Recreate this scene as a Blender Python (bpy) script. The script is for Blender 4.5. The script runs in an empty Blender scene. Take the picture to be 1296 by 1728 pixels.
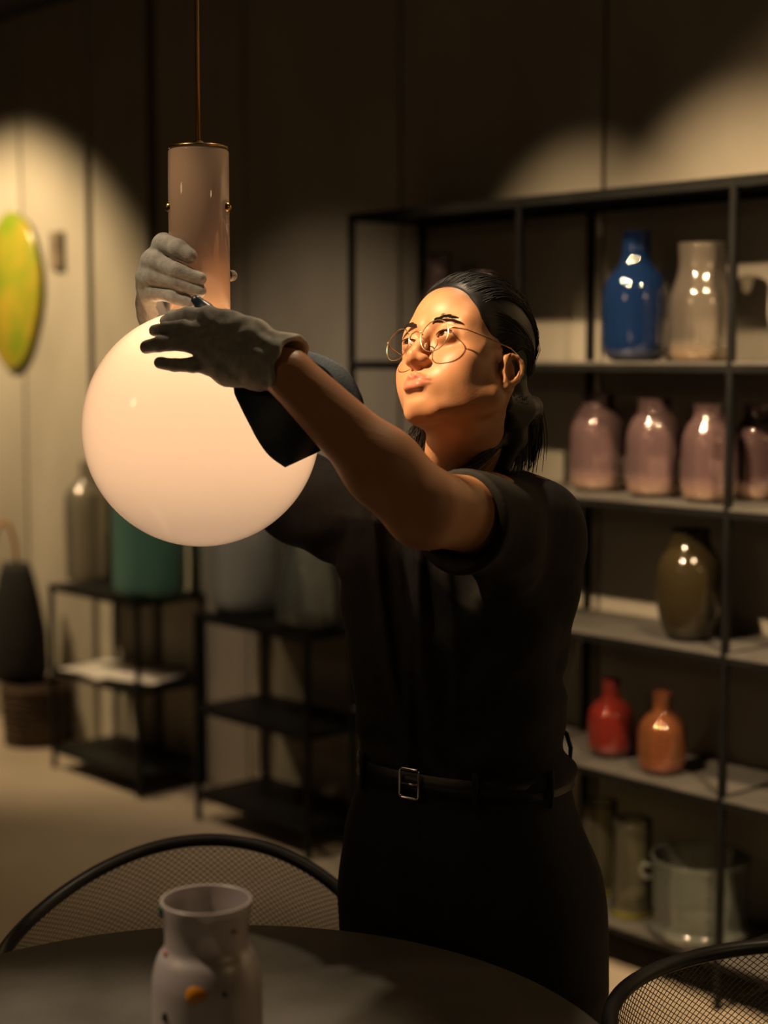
import bpy, math, random
import numpy as np
from mathutils import Vector, Matrix

random.seed(7); rng = np.random.default_rng(7)
C = bpy.context.scene.collection
# ------------------------------------------------------------------ camera
F = 2700.0; TILT = math.radians(5.59); H = 1.62
cT, sT = math.cos(TILT), math.sin(TILT)
cam_d = bpy.data.cameras.new('camera'); cam = bpy.data.objects.new('camera', cam_d); C.objects.link(cam)
cam.location = (0, 0, H); cam.rotation_euler = (math.pi/2 - TILT, 0, 0)
cam_d.sensor_fit = 'HORIZONTAL'; cam_d.sensor_width = 24; cam_d.lens = 50
cam_d.clip_start = .05; cam_d.clip_end = 60
cam_d.dof.use_dof = True; cam_d.dof.focus_distance = 2.34; cam_d.dof.aperture_fstop = 1.9
bpy.context.scene.camera = cam
# ------------------------------------------------------------------ world, exposure
W = bpy.data.worlds.new('world'); bpy.context.scene.world = W; W.use_nodes = True
W.node_tree.nodes['Background'].inputs[0].default_value = (.75, .85, 1, 1)
W.node_tree.nodes['Background'].inputs[1].default_value = .012
sc = bpy.context.scene
sc.view_settings.view_transform = 'Standard'; sc.view_settings.look = 'None'
sc.view_settings.exposure = 0.0; sc.view_settings.gamma = 1.0; sc.view_settings.use_curve_mapping = False
try:
    sc.cycles.use_light_tree = True; sc.cycles.caustics_reflective = False; sc.cycles.caustics_refractive = False
    sc.cycles.sample_clamp_indirect = 3.0; sc.cycles.max_bounces = 8; sc.cycles.transparent_max_bounces = 16
except Exception: pass
# ------------------------------------------------------------------ lights
def look(o, tgt):
    d = Vector(tgt) - o.location; o.rotation_euler = d.to_track_quat('-Z', 'Y').to_euler()
def spot(name, loc, tgt, power, cone, blend, col, rad=.03):
    l = bpy.data.lights.new(name, 'SPOT'); l.energy = power; l.spot_size = math.radians(cone); l.spot_blend = blend
    l.color = col; l.shadow_soft_size = rad
    o = bpy.data.objects.new(name, l); o.location = loc; C.objects.link(o); look(o, tgt); return o
# frame of the long concrete wall: u runs along it towards the camera's right, n points into it
UX, UY = .672, -.741; NX, NY = .741, .672
AX, AY = -1.30, 6.19                       # front left foot of the far low shelf
def LS(s, k, z=0.0): return Vector((AX + UX*s + NX*k, AY + UY*s + NY*k, z))
WARM = (1.0, .64, .32); MID = (1.0, .68, .36); PALE = (1.0, .80, .60)
spot('spot_key', (-1.05, 1.72, 2.98), (.045, 2.27, 1.598), 430, 8.9, .5, (1.0, .66, .35), .03)
spot('spot_top', (.16, 2.78, 3.0), (.05, 2.2, .9), 42, 46, .5, (1, .75, .48), .03)
spot('spot_lamp', (-1.0, 1.90, 3.0), (-.31, 2.31, 1.79), 75, 11, .6, (1, .74, .48), .03)
spot('spot_table', (-1.35, 1.95, 2.95), (-.45, 1.80, .80), 170, 24, .8, (1, .74, .50), .03)
spot('spot_wall_left', LS(-.85, -1.0, 3.0), LS(-.75, .35, 1.25), 285, 74, .6, (1.0, .70, .36), .04)
spot('spot_shelf_a', LS(4.35, -.9, 2.98), LS(4.2, .35, 1.35), 330, 100, 1.0, MID, .03)
spot('spot_shelf_b', LS(2.85, -1.0, 2.98), LS(3.02, .3, 1.64), 190, 42, 1.0, MID, .03)
spot('spot_shelf_e', LS(2.3, -1.0, 2.98), LS(2.45, .3, 1.62), 130, 36, 1.0, MID, .03)
spot('spot_shelf_c', LS(4.7, -.85, 2.98), LS(4.6, .35, 1.3), 60, 84, .7, WARM, .03)
spot('spot_shelf_d', LS(3.05, -1.85, 2.98), LS(3.1, .3, .80), 380, 46, .8, MID, .03)
spot('spot_low', LS(1.25, -1.2, 2.98), LS(1.3, .3, .6), 82, 58, 1.0, (1, .74, .48), .03)
spot('spot_floor', LS(.4, -1.6, 2.98), LS(.2, -1.1, 0), 50, 74, .6, WARM, .03)
for i_, (x_, y_, z_, e_) in enumerate(((2.5, .3, 2.5, 12), (-2.6, 1.2, 2.5, 9))):    # unseen soft fill points, added to lift the room's ambient light
    l = bpy.data.lights.new('room_fill', 'POINT'); l.energy = e_; l.color = (1, .66, .33); l.shadow_soft_size = .18
    o = bpy.data.objects.new('room_fill', l); o.location = (x_, y_, z_); C.objects.link(o)
# ------------------------------------------------------------------ helpers
def at(px, py, Y):
    u = (px-648)/F; v = (864-py)/F; r = (u, cT+v*sT, -sT+v*cT); t = Y/r[1]
    return np.array([r[0]*t, Y, H+r[2]*t])
def atz(px, py, z):
    u = (px-648)/F; v = (864-py)/F; r = (u, cT+v*sT, -sT+v*cT); t = (z-H)/r[2]
    return np.array([r[0]*t, r[1]*t, z])
def mat(name, col, rough=.6, metal=0, spec=.5, **kw):
    m = bpy.data.materials.new(name); m.use_nodes = True; b = m.node_tree.nodes['Principled BSDF']
    b.inputs['Base Color'].default_value = (*col, 1); b.inputs['Roughness'].default_value = rough
    b.inputs['Metallic'].default_value = metal; b.inputs['Specular IOR Level'].default_value = spec
    for k, v in kw.items():
        b.inputs[k.replace('_', ' ')].default_value = v
    return m
def noise_mix(m, scale, c1, c2, detail=4, lo=.35, hi=.65, bump=0, bscale=None, coord='Object', stretch=(1, 1, 1)):
    nt = m.node_tree; b = nt.nodes['Principled BSDF']; N = nt.nodes.new; L = nt.links.new
    tc = N('ShaderNodeTexCoord'); mp = N('ShaderNodeMapping'); mp.inputs['Scale'].default_value = stretch
    n = N('ShaderNodeTexNoise'); n.inputs['Scale'].default_value = scale; n.inputs['Detail'].default_value = detail
    r = N('ShaderNodeValToRGB'); r.color_ramp.elements[0].position = lo; r.color_ramp.elements[1].position = hi
    r.color_ramp.elements[0].color = (*c1, 1); r.color_ramp.elements[1].color = (*c2, 1)
    L(tc.outputs[coord], mp.inputs[0]); L(mp.outputs[0], n.inputs['Vector']); L(n.outputs['Fac'], r.inputs[0]); L(r.outputs[0], b.inputs['Base Color'])
    if bump:
        n2 = N('ShaderNodeTexNoise'); n2.inputs['Scale'].default_value = bscale or scale*6; n2.inputs['Detail'].default_value = 5
        bp = N('ShaderNodeBump'); bp.inputs['Strength'].default_value = bump; bp.inputs['Distance'].default_value = .004
        L(tc.outputs[coord], n2.inputs['Vector']); L(n2.outputs['Fac'], bp.inputs['Height']); L(bp.outputs[0], b.inputs['Normal'])
    return m
def glass(name, col, body=.5, rough=.12, tint=None, top=None, base=None, z0=0, z1=1, ior=2.1):
    """tinted blown glass: part clear, part milky body, with a glossy skin; colour may run from foot to rim"""
    m = bpy.data.materials.new(name); m.use_nodes = True; nt = m.node_tree; N = nt.nodes.new; L = nt.links.new
    nt.nodes.remove(nt.nodes['Principled BSDF']); out = nt.nodes['Material Output']
    tr = N('ShaderNodeBsdfTransparent'); df = N('ShaderNodeBsdfDiffuse'); tl = N('ShaderNodeBsdfTranslucent')
    gl = N('ShaderNodeBsdfGlossy'); gl.inputs['Roughness'].default_value = rough
    fr = N('ShaderNodeFresnel'); fr.inputs['IOR'].default_value = ior
    t = tint or tuple(.78+.22*c for c in col); tr.inputs[0].default_value = (*t, 1)
    for s in (df, tl): s.inputs[0].default_value = (*col, 1)
    if base:
        tc = N('ShaderNodeTexCoord'); sp = N('ShaderNodeSeparateXYZ'); mr = N('ShaderNodeMapRange'); rp = N('ShaderNodeValToRGB')
        mr.inputs['From Min'].default_value = z0; mr.inputs['From Max'].default_value = z1
        L(tc.outputs['Object'], sp.inputs[0]); L(sp.outputs['Z'], mr.inputs['Value']); L(mr.outputs[0], rp.inputs[0])
        rp.color_ramp.elements[0].color = (*base, 1); rp.color_ramp.elements[1].color = (*col, 1)
        rp.color_ramp.elements[0].position = .05; rp.color_ramp.elements[1].position = .95
        for s in (df, tl): L(rp.outputs[0], s.inputs[0])
    m1 = N('ShaderNodeMixShader'); m1.inputs[0].default_value = .5; L(df.outputs[0], m1.inputs[1]); L(tl.outputs[0], m1.inputs[2])
    m2 = N('ShaderNodeMixShader'); m2.inputs[0].default_value = body
    if base:
        q1 = N('ShaderNodeMapRange'); q1.inputs['To Min'].default_value = min(1, body+.5); q1.inputs['To Max'].default_value = body; L(mr.outputs[0], q1.inputs['Value']); L(q1.outputs[0], m2.inputs[0])
    L(tr.outputs[0], m2.inputs[1]); L(m1.outputs[0], m2.inputs[2])
    m3 = N('ShaderNodeMixShader'); L(fr.outputs[0], m3.inputs[0]); L(m2.outputs[0], m3.inputs[1]); L(gl.outputs[0], m3.inputs[2])
    L(m3.outputs[0], out.inputs[0]); return m

def mesh_obj(name, V, Fc, m, parent=None, smooth=False, loc=None):
    me = bpy.data.meshes.new(name); me.from_pydata([tuple(v) for v in V], [], [tuple(f) for f in Fc]); me.update()
    if smooth: me.polygons.foreach_set('use_smooth', [True]*len(me.polygons))
    if m: me.materials.append(m)
    o = bpy.data.objects.new(name, me); C.objects.link(o)
    if parent: o.parent = parent
    if loc is not None: o.location = loc
    return o
def big_mesh(name, V, Q, m, parent=None):
    me = bpy.data.meshes.new(name); V = np.asarray(V, np.float32); Q = np.asarray(Q, np.int32)
    me.vertices.add(len(V)); me.vertices.foreach_set('co', V.ravel())
    me.loops.add(Q.size); me.loops.foreach_set('vertex_index', Q.ravel())
    k = Q.shape[1]
    me.polygons.add(len(Q)); me.polygons.foreach_set('loop_start', np.arange(0, Q.size, k, dtype=np.int32))
    me.polygons.foreach_set('loop_total', np.full(len(Q), k, np.int32)); me.update(calc_edges=True); me.validate()
    me.polygons.foreach_set('use_smooth', [True]*len(me.polygons))
    for x in (m if isinstance(m, (list, tuple)) else [m]): me.materials.append(x)
    o = bpy.data.objects.new(name, me); C.objects.link(o)
    if parent: o.parent = parent
    return o
def empty(name, loc=(0, 0, 0), rz=0):
    o = bpy.data.objects.new(name, None); C.objects.link(o); o.location = loc; o.rotation_euler = (0, 0, rz); o.empty_display_size = .05; return o
def tag(o, label=None, cat=None, group=None, kind=None):
    for k, v in (('label', label), ('category', cat), ('group', group), ('kind', kind)):
        if v: o[k] = v
    return o
class MB:
    def __init__(s): s.v = []; s.f = []
    def add(s, V, Fc): n = len(s.v); s.v += [tuple(v) for v in V]; s.f += [tuple(i+n for i in f) for f in Fc]; return s
    def box(s, c, d, rz=0, bev=0):
        hx, hy, hz = d[0]/2, d[1]/2, d[2]/2; ca, sa = math.cos(rz), math.sin(rz)
        if bev <= 0:
            P = [(x, y, z) for z in (-hz, hz) for x, y in ((-hx, -hy), (hx, -hy), (hx, hy), (-hx, hy))]
            Fc = [(3, 2, 1, 0), (4, 5, 6, 7), (0, 1, 5, 4), (1, 2, 6, 5), (2, 3, 7, 6), (3, 0, 4, 7)]
        else:
            b = min(bev, hx*.9, hy*.9, hz*.9); P = []; Fc = []
            ring = lambda ex, ey, z: [(-hx+ex, -hy+b if ex == 0 else -hy+ey, z)]
            for z, i in ((-hz, b), (-hz+b, 0), (hz-b, 0), (hz, b)):
                P += [(-hx+i, -hy+i+0, z), (hx-i, -hy+i, z), (hx-i, hy-i, z), (-hx+i, hy-i, z)]
            Fc = [(3, 2, 1, 0), (12, 13, 14, 15)]
            for r in range(3):
                for q in range(4): a = r*4+q; d2 = r*4+(q+1) % 4; Fc.append((a, d2, d2+4, a+4))
        return s.add([(c[0]+x*ca-y*sa, c[1]+x*sa+y*ca, c[2]+z) for x, y, z in P], Fc)
    def lathe(s, prof, c=(0, 0, 0), n=48, close=False):
        V = []; Fc = []; m = len(prof)
        for i in range(n):
            a = 2*math.pi*i/n
            for r, z in prof: V.append((c[0]+r*math.cos(a), c[1]+r*math.sin(a), c[2]+z))
        for i in range(n):
            j = (i+1) % n
            for k in range(m if close else m-1):
                k2 = (k+1) % m; Fc.append((i*m+k, j*m+k, j*m+k2, i*m+k2))
        return s.add(V, Fc)
    def tube(s, P, r, n=8, closed=False, cap=True):
        P = [Vector(p) for p in P]; m = len(P); R = r if hasattr(r, '__len__') else [r]*m; V = []; Fc = []; pr = None
        for i, p in enumerate(P):
            a = P[(i-1) % m] if (closed or i > 0) else p; b = P[(i+1) % m] if (closed or i < m-1) else p
            t = (b-a).normalized()
            if pr is None:
                up = Vector((0, 0, 1)) if abs(t.z) < .9 else Vector((1, 0, 0)); x = t.cross(up).normalized()
            else: x = (pr - t*pr.dot(t)).normalized()
            pr = x; y = t.cross(x)
            for k in range(n):
                q = 2*math.pi*k/n; V.append(p + x*(R[i]*math.cos(q)) + y*(R[i]*math.sin(q)))
        for i in range(m if closed else m-1):
            j = (i+1) % m
            for k in range(n): l = (k+1) % n; Fc.append((i*n+k, i*n+l, j*n+l, j*n+k))
        if cap and not closed: Fc.append(tuple(range(n-1, -1, -1))); Fc.append(tuple((m-1)*n+k for k in range(n)))
        return s.add(V, Fc)
    def ball(s, c, r, n=12, sq=(1, 1, 1)):
        prof = [(max(1e-5, math.sin(math.pi*i/n))*1.0, -math.cos(math.pi*i/n)) for i in range(n+1)]
        t = MB().lathe(prof, n=n*2)
        return s.add([(c[0]+x*r*sq[0], c[1]+y*r*sq[1], c[2]+z*r*sq[2]) for x, y, z in t.v], t.f)
    def build(s, name, m, parent=None, smooth=False, loc=None): return mesh_obj(name, s.v, s.f, m, parent, smooth, loc)
def smooth_prof(pts, n=6):
    """Catmull-Rom through (r,z) points"""
    out = []; P = [pts[0]] + list(pts) + [pts[-1]]
    for i in range(1, len(P)-2):
        for k in range(n):
            t = k/n; a, b, c, d = (np.array(P[i+j], float) for j in (-1, 0, 1, 2))
            v = .5*((2*b)+(-a+c)*t+(2*a-5*b+4*c-d)*t*t+(-a+3*b-3*c+d)*t**3); out.append((max(v[0], 1e-4), v[1]))
    out.append(tuple(pts[-1])); return out
def vessel(prof, th=.003, foot=.006):
    """closed outline of a thick-walled vessel from its outer profile"""
    inner = [(max(r-th, 1e-4), max(z, foot)) for r, z in prof]
    return [(1e-4, prof[0][1])] + list(prof) + inner[::-1] + [(1e-4, foot)]

# ------------------------------------------------------------------ materials
M = {}
M['concrete'] = noise_mix(mat('concrete', (.4, .37, .32), .85), 1.6, (.30, .275, .23), (.47, .44, .38), 8, .3, .7, .35, 26, 'Object', (1, 1, .45))
M['concrete_dark'] = noise_mix(mat('concrete_dark', (.06, .055, .05), .9), 2, (.05, .045, .04), (.09, .08, .07))
M['floor'] = noise_mix(mat('floor_screed', (.4, .33, .25), .55), 1.3, (.34, .29, .23), (.46, .40, .33), 7, .3, .7, .1, 40)
M['ceiling'] = noise_mix(mat('ceiling_paint', (.03, .03, .03), .9), 3, (.025, .025, .025), (.04, .038, .035))
M['plaster'] = noise_mix(mat('plaster', (.18, .16, .14), .9), 2, (.14, .13, .12), (.22, .2, .18))
M['steel'] = noise_mix(mat('black_steel', (.006, .0065, .007), .5, 0, .18), 8, (.005, .0055, .006), (.009, .0095, .010))
M['shelf_top'] = noise_mix(mat('shelf_plate', (.10, .098, .095), .5, .2), 6, (.09, .088, .085), (.14, .135, .13))
M['table'] = noise_mix(mat('table_linoleum', (.1, .1, .09), .6), 9, (.085, .082, .07), (.15, .145, .125), 8, .3, .7, .12, 90)
M['brass'] = mat('brass', (.45, .30, .12), .28, 1)
M['chrome'] = mat('chrome', (.75, .73, .70), .12, 1)
M['rod'] = mat('brass_rod', (.40, .28, .13), .35, 1)

# ------------------------------------------------------------------ room shell
WK = .305                                    # wall face behind the shelves' front line
RZ = math.atan2(UY, UX)
def slab(mb, s0, s1, k0, k1, z0, z1): c = LS((s0+s1)/2, (k0+k1)/2, (z0+z1)/2); mb.box(c, (s1-s0, k1-k0, z1-z0), RZ)
CZ = 3.05
b = MB(); slab(b, -3.2, 8.2, -7.0, WK+.3, -.12, 0); o = b.build('floor', M['floor']); tag(o, kind='structure')
b = MB(); slab(b, -3.2, 8.2, -7.0, WK+.3, CZ, CZ+.12); o = b.build('ceiling', M['ceiling']); tag(o, kind='structure')
b = MB(); slab(b, -3.2, 8.2, WK+.035, WK+.3, 0, CZ); wall = b.build('wall_back', M['concrete_dark']); tag(wall, kind='structure')
seams = [-3.2, -2.4, -1.55, -.705, -.184, .225, .308, .864, 1.674, 2.51, 3.35, 4.19, 5.03, 5.87, 6.71, 7.55, 8.2]
for i in range(len(seams)-1):
    if seams[i] == .225: continue            # open dark channel between two panels
    g = .007; b = MB()
    c = LS((seams[i]+seams[i+1])/2, WK+.02+(.02 if i == 4 else 0), CZ/2)
    b.box((0, 0, 0), (seams[i+1]-seams[i]-g*2, .04, CZ-.004), RZ, .006); b.build('concrete_panel', M['concrete'], wall, loc=c)
b = MB(); slab(b, -3.32, -3.2, -7.0, WK+.3, 0, CZ); tag(b.build('wall_left', M['plaster']), kind='structure')
b = MB(); slab(b, 8.2, 8.32, -7.0, WK+.3, 0, CZ); tag(b.build('wall_right', M['plaster']), kind='structure')
b = MB(); slab(b, -3.32, 8.32, -7.12, -7.0, 0, CZ); tag(b.build('wall_front', M['plaster']), kind='structure')

# ------------------------------------------------------------------ shelves
ZL = [at(1240, y, 3.83)[2] for y in (296, 611, 858, 1105, 1348)] + [.13]
def shelf_unit(name, label, cat, s_posts, zs, depth=.29, post=.016, top_mat=None, group=None, zbase=0):
    base = LS(s_posts[0], 0, 0); e = empty(name, base, RZ); tag(e, label, cat, group)
    s0 = s_posts[0]
    for s in s_posts:
        for k in (0, depth):
            b = MB(); b.box((s-s0, k, zs[0]/2), (post, post, zs[0])); b.build('post', M['steel'], e)
    for j, z in enumerate(zs):
        for i in range(len(s_posts)-1):
            a, c2 = s_posts[i]-s0+post/2, s_posts[i+1]-s0-post/2
            b = MB(); b.box(((a+c2)/2, depth/2, z-.004), (c2-a, depth+post, .008), 0, .001); b.build('shelf_plate', M['shelf_top'] if (j and top_mat is None) else M['steel'], e)
            for k in (-.0, depth): MB().box(((a+c2)/2, k, z-.0165), (c2-a, post*.8, .017)).build('rail', M['steel'], e)
        for s in s_posts: MB().box((s-s0, depth/2, z-.012), (post*.8, depth-post, .018)).build('end_rail', M['steel'], e)
    return e
shelf_unit('tall_shelving', 'tall black steel shelving of open bays holding glass vases behind the person', 'shelf', [1.79+.69*i for i in range(5)], ZL, top_mat=None)
lowz = .775
zA = at(80, 985, 6.19)[2]; zA2 = at(82, 1125, 6.19)[2]; zA3 = at(82, 1258, 6.19)[2]
zB = at(325, 1035, 5.46)[2]; zB2 = at(325, 1190, 5.46)[2]; zB3 = at(325, 1335, 5.46)[2]
shelf_unit('low_shelf', 'low black steel shelf farthest left, with papers on its middle plate', 'shelf', [0, .6], [zA, zA2, zA3], top_mat=1, group='low shelves along the wall')
shelf_unit('low_shelf', 'low black steel shelf with two large clear vessels on top and empty plates below', 'shelf', [.97, 1.57], [zB, zB2, zB3], top_mat=1, group='low shelves along the wall')

# ------------------------------------------------------------------ glass on the shelves
def col_point(px, k, z):
    u = (px-648)/F; s = 1.0
    for _ in range(30):
        p = LS(s, k, z); d = p.y*cT-(z-H)*sT; e = p.x-u*d; s -= e/(UX-u*UY*cT)
    return LS(s, k, z), p.y*cT-(z-H)*sT
def vase(name, label, px, zb, prof_px, m, k=.15, group=None, th=.004, cat='vase', y_base=None, extra=None, foot=.008):
    """prof_px: (half width in px, height above base in px) at the vase's own depth"""
    p, d = col_point(px, k, zb); q = d/F
    prof = smooth_prof([(r*q, h*q*1.01) for r, h in prof_px], 5)
    b = MB().lathe(vessel(prof, th, foot), n=48)
    o = b.build(name, m, None, True, p); tag(o, label, cat, group); return o, q
z1, z2, z3, z4, z5 = ZL[1:6]
gb = glass('blue_glass', (.025, .08, .30), .40, .03, tint=(.10, .22, .55))
gs = glass('smoke_glass', (.72, .64, .56), .18, .03, base=(.75, .50, .28), z0=0, z1=.06)
gp = glass('pink_glass', (.85, .55, .60), .20, .03, base=(.95, .62, .42), z0=0, z1=.07)
gd = glass('olive_glass', (.09, .07, .035), .7, .10, ior=1.6, tint=(.10, .08, .04))
gr = glass('red_glass', (.75, .09, .07), .4, .03, tint=(.8, .25, .2))
go = glass('orange_glass', (.75, .28, .12), .38, .03, base=(.85, .20, .10), z0=0, z1=.05, tint=(.95, .6, .4))
gc = glass('clear_glass', (.66, .74, .68), .22, .04, ior=1.5)
gy = glass('clear_yellow_glass', (.62, .60, .46), .13, .04, ior=1.4, base=(.85, .78, .02), z0=.0, z1=.03, tint=(.95, .95, .85))
gt = glass('teal_glass', (.32, .66, .60), .6, .10, ior=1.4, tint=(.3, .7, .6))
gg = glass('grey_glass', (.70, .66, .58), .35, .08, ior=1.4)
gl = glass('lilac_glass', (.45, .32, .38), .4, .08)
vase('vase', 'deep blue bottle vase with a slim neck on the second shelf from the top', 1071, z1, [(34, 0), (48, 8), (55, 25), (56, 60), (55, 110), (48, 136), (30, 158), (24, 175), (23, 200), (24, 215)], gb, .13, 'glass on the tall shelving')
vase('vase', 'smoky pale jar vase with wide neck, right of the blue bottle vase', 1183, z1, [(44, 0), (50, 6), (54, 20), (55, 60), (54, 105), (46, 132), (41, 150), (40, 170), (42, 195)], gs, .11, 'glass on the tall shelving')
pp = [(30, 0), (42, 7), (47, 25), (47, 70), (46, 105), (38, 128), (30, 138), (27, 150), (29, 163)]
for px, kk, lb in ((1009, .15, 'frosted pink jar vase, leftmost of the pink row, nearest the shoulder'), (1103, .12, 'frosted pink jar vase, second in the pink row from the shoulder'), (1196, .10, 'frosted pink jar vase just left of the thin front post')):
    vase('vase', lb, px, z2, pp, gp, kk, 'pink jar vases')
vase('vase', 'frosted pink jar vase just right of the thin front post, cut by the frame edge', 1278, z2, [(r*.90, h*.98) for r, h in pp], gp, .235, 'pink jar vases')
vase('vase', 'dark olive round-bellied vase on the middle shelf', 1162, z3, [(28, 0), (40, 10), (52, 45), (57, 90), (53, 128), (38, 155), (33, 168), (33, 185)], gd, .10, 'glass on the tall shelving')
rp = [(22, 0), (33, 6), (40, 22), (41, 55), (38, 80), (27, 96), (17, 104), (15, 120), (17, 136)]
vase('vase', 'small round red glass vase with short neck, by the hip', 1030, z4, [(r*.95, h*.95) for r, h in rp], gr, .12, 'small round vases')
vase('vase', 'small round orange glass vase with short neck beside the red one', 1116, z4, rp, go, .08, 'small round vases')
cyl = [(34, 0), (36, 4), (35, 40), (33, 90), (32, 160)]
vase('glass_tumbler', 'tall clear glass with yellow foot, beside the clear pot', 1066, z5, [(r*1.0, h*1.0) for r, h in cyl], gy, .10, 'yellow footed glasses', cat='glass')
vase('glass_tumbler', 'tall clear glass with yellow foot, half hidden by the trousers', 1010, z5, [(r*.95, h*.97) for r, h in cyl], gy, .17, 'yellow footed glasses', cat='glass')
p, d = col_point(1180, .11, z5); q = d/F
e = empty('glass_pot', p); tag(e, 'wide clear glass pot with one small handle on the lowest shelf', 'pot')
prof = smooth_prof([(62*q, 0), (80*q, 3*q), (85*q, 14*q), (78*q, 26*q), (80*q, 60*q), (81*q, 110*q), (83*q, 135*q)], 5)
MB().lathe(vessel(prof, .004, .006), n=56).build('bowl', gc, e, True)
th = [Vector((-.078*85*q/.078 + .004, -.01, 118*q)), Vector((-98*q, -.012, 124*q)), Vector((-104*q, -.012, 112*q)), Vector((-96*q, -.01, 100*q)), Vector((-82*q, -.008, 98*q))]
MB().tube(th, .007, 8).build('handle', gc, e, True)
vase('vase', 'lilac glass vase behind the crown of the head', 740, z1, [(22, 0), (30, 8), (31, 60), (30, 100), (22, 120), (18, 150), (22, 178)], gl, .15, 'glass on the tall shelving')
vase('vase', 'low lilac glass vase right of the other lilac one, behind the hair', 818, z1, [(24, 0), (32, 8), (33, 60), (30, 100), (22, 120), (20, 146)], gl, .15, 'glass on the tall shelving')
# low shelves
vase('glass_bottle', 'tall grey glass bottle vase at the left end of the far low shelf', 152, zA, [(36, 0), (39, 6), (40, 60), (40, 130), (32, 150), (20, 162), (14, 175), (14, 196)], gg, .20, 'vessels on the low shelves', cat='vase')
vase('vase', 'large teal glass cylinder vase on the far low shelf', 253, zA, [(48, 0), (58, 7), (62, 22), (62, 80), (62, 140), (61, 200)], gt, .12, 'vessels on the low shelves', y_base=1)
vase('vase', 'large frosted grey-white vessel on the nearer low shelf, beneath the globe', 418, zB, [(44, 0), (56, 8), (62, 30), (62, 80), (60, 130), (50, 170), (42, 190)], glass('frost_glass', (.82, .86, .88), .6, .10, ior=1.4), .15, 'vessels on the low shelves')
vase('vase', 'clear rounded vessel on the nearer low shelf, right beside the shirt', 524, zB, [(38, 0), (52, 6), (58, 22), (58, 60), (52, 100), (44, 125), (40, 140)], gc, .11, 'vessels on the low shelves')
pm = noise_mix(mat('paper', (.62, .6, .58), .7), 12, (.5, .48, .47), (.7, .68, .66))
for i, (s, k, r, lb) in enumerate(((.14, .13, .2, 'sheet of white printed paper at the left of the low shelf'), (.30, .11, -.15, 'sheet of white paper in the middle of the low shelf'), (.46, .16, .35, 'sheet of pale paper at the right of the low shelf, beneath the teal vase'))):
    b = MB(); b.box((0, 0, 0), (.19, .26, .004), RZ+r, .0008)
    tag(b.build('magazine', pm, None, loc=LS(s, k, zA2+.0025+.0045*i)), lb, 'magazine', 'papers on the low shelf')
# wall glass, switch box
gw = mat('wall_glass', (.6, .6, .05), .25, 0, .6, Coat_Weight=.5); noise_mix(gw, 5, (.18, .30, .02), (.42, .33, .035), 6, .35, .62, .5, 9)
p, d = col_point(22, WK-.022, 1.6); q = d/F
cw = at(22, 490, p.y); N_ = 40; V = []; Fc = []
for i in range(N_):
    a = 2*math.pi*i/N_; ry = 134*q*(1+.03*math.sin(3*a+1)); rx = 62*q*(1+.05*math.sin(2*a)+.03*math.cos(5*a)); x = rx*math.cos(a)/abs(UX); z = ry*math.sin(a)
    for f, yy in ((.94, -.011), (1.0, 0), (.94, .011)): V.append((x*f, yy, z*f))
V += [(0, -.016, 0), (0, .011, 0)]
for i in range(N_):
    j = (i+1) % N_; Fc += [(i*3, j*3, j*3+1, i*3+1), (i*3+1, j*3+1, j*3+2, i*3+2), (N_*3, j*3, i*3), (N_*3+1, i*3+2, j*3+2)]
e = empty('wall_ornament', cw, RZ); tag(e, 'large oval yellow-green glass disc hung on the concrete wall', 'wall art')
o = mesh_obj('glass_disc', V, Fc, gw, e, True)
b = MB(); b.tube([(0, .0, 0), (0, .06, 0)], .012, 10); b.build('wall_hook', M['steel'], e)
p, d = col_point(97, WK-.012, 1.9); q = d/F; c = at(97, 423, p.y)
e = empty('switch_box', c, RZ); tag(e, 'small brown-grey switch box on the wall right of the yellow-green disc', 'switch')
sb = noise_mix(mat('switch_plastic', (.16, .12, .08), .6), 5, (.13, .10, .07), (.19, .15, .1))
MB().box((0, 0, 0), (22*q/UX, .024, 64*q), 0, .004).build('housing', sb, e)
MB().box((0, -.014, 10*q), (10*q/UX, .008, 20*q), 0, .002).build('rocker', sb, e)
# basket and bag at the left edge
wk = noise_mix(mat('dark_wicker', (.09, .055, .03), .8), 10, (.035, .02, .012), (.075, .048, .028))
fl = atz(50, 1262, 0); Y0 = fl[1]; d0 = Y0*cT; q = (Y0*cT+H*sT)/F
e = empty('wicker_basket', (fl[0]+.0, Y0+.1, 0)); tag(e, 'dark brown woven basket on the floor by the left low shelf', 'basket')
hb = 98*q
MB().lathe(smooth_prof([(1e-3, .0), (46*q, .002), (50*q, hb*.5), (53*q, hb), (50*q, hb), (46*q, .012), (1e-3, .012)], 3), n=30).build('lining', wk, e, True)
b = MB()
for j in range(9):
    z = .01+hb*j/8.5; r = (47+6*j/8)*q
    b.tube([(r*math.cos(a)*(1+.012*math.sin(14*a+math.pi*j)), r*math.sin(a)*(1+.012*math.sin(14*a+math.pi*j)), z) for a in np.linspace(0, 2*math.pi, 84, endpoint=False)], .012, 6, True)
b.build('weave', wk, e, True)
bagm = noise_mix(mat('black_canvas', (.012, .012, .014), .85), 20, (.005, .005, .006), (.010, .010, .011), bump=.3)
bx = fl[0]-.06; bz = hb+.019
e = empty('tote_bag', (bx, Y0+.1, bz)); tag(e, 'soft black bag with a tan loop handle, standing on the wicker basket', 'bag')
hh = 205*q; rings = []; b = MB(); n = 28
prof = [(1e-3, .0, 1e-3), (.105, .002, .06), (.12, hh*.1, .07), (.115, hh*.4, .062), (.095, hh*.7, .05), (.07, hh*.92, .03), (.055, hh, .014), (1e-3, hh*.99, 1e-3)]
V = []; Fc = []
for (rx, z, ry) in prof:
    for i in range(n):
        a = 2*math.pi*i/n; f = 1+.05*math.sin(3*a+z*9); V.append((rx*math.cos(a)*f, ry*math.sin(a)*f, z))
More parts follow.
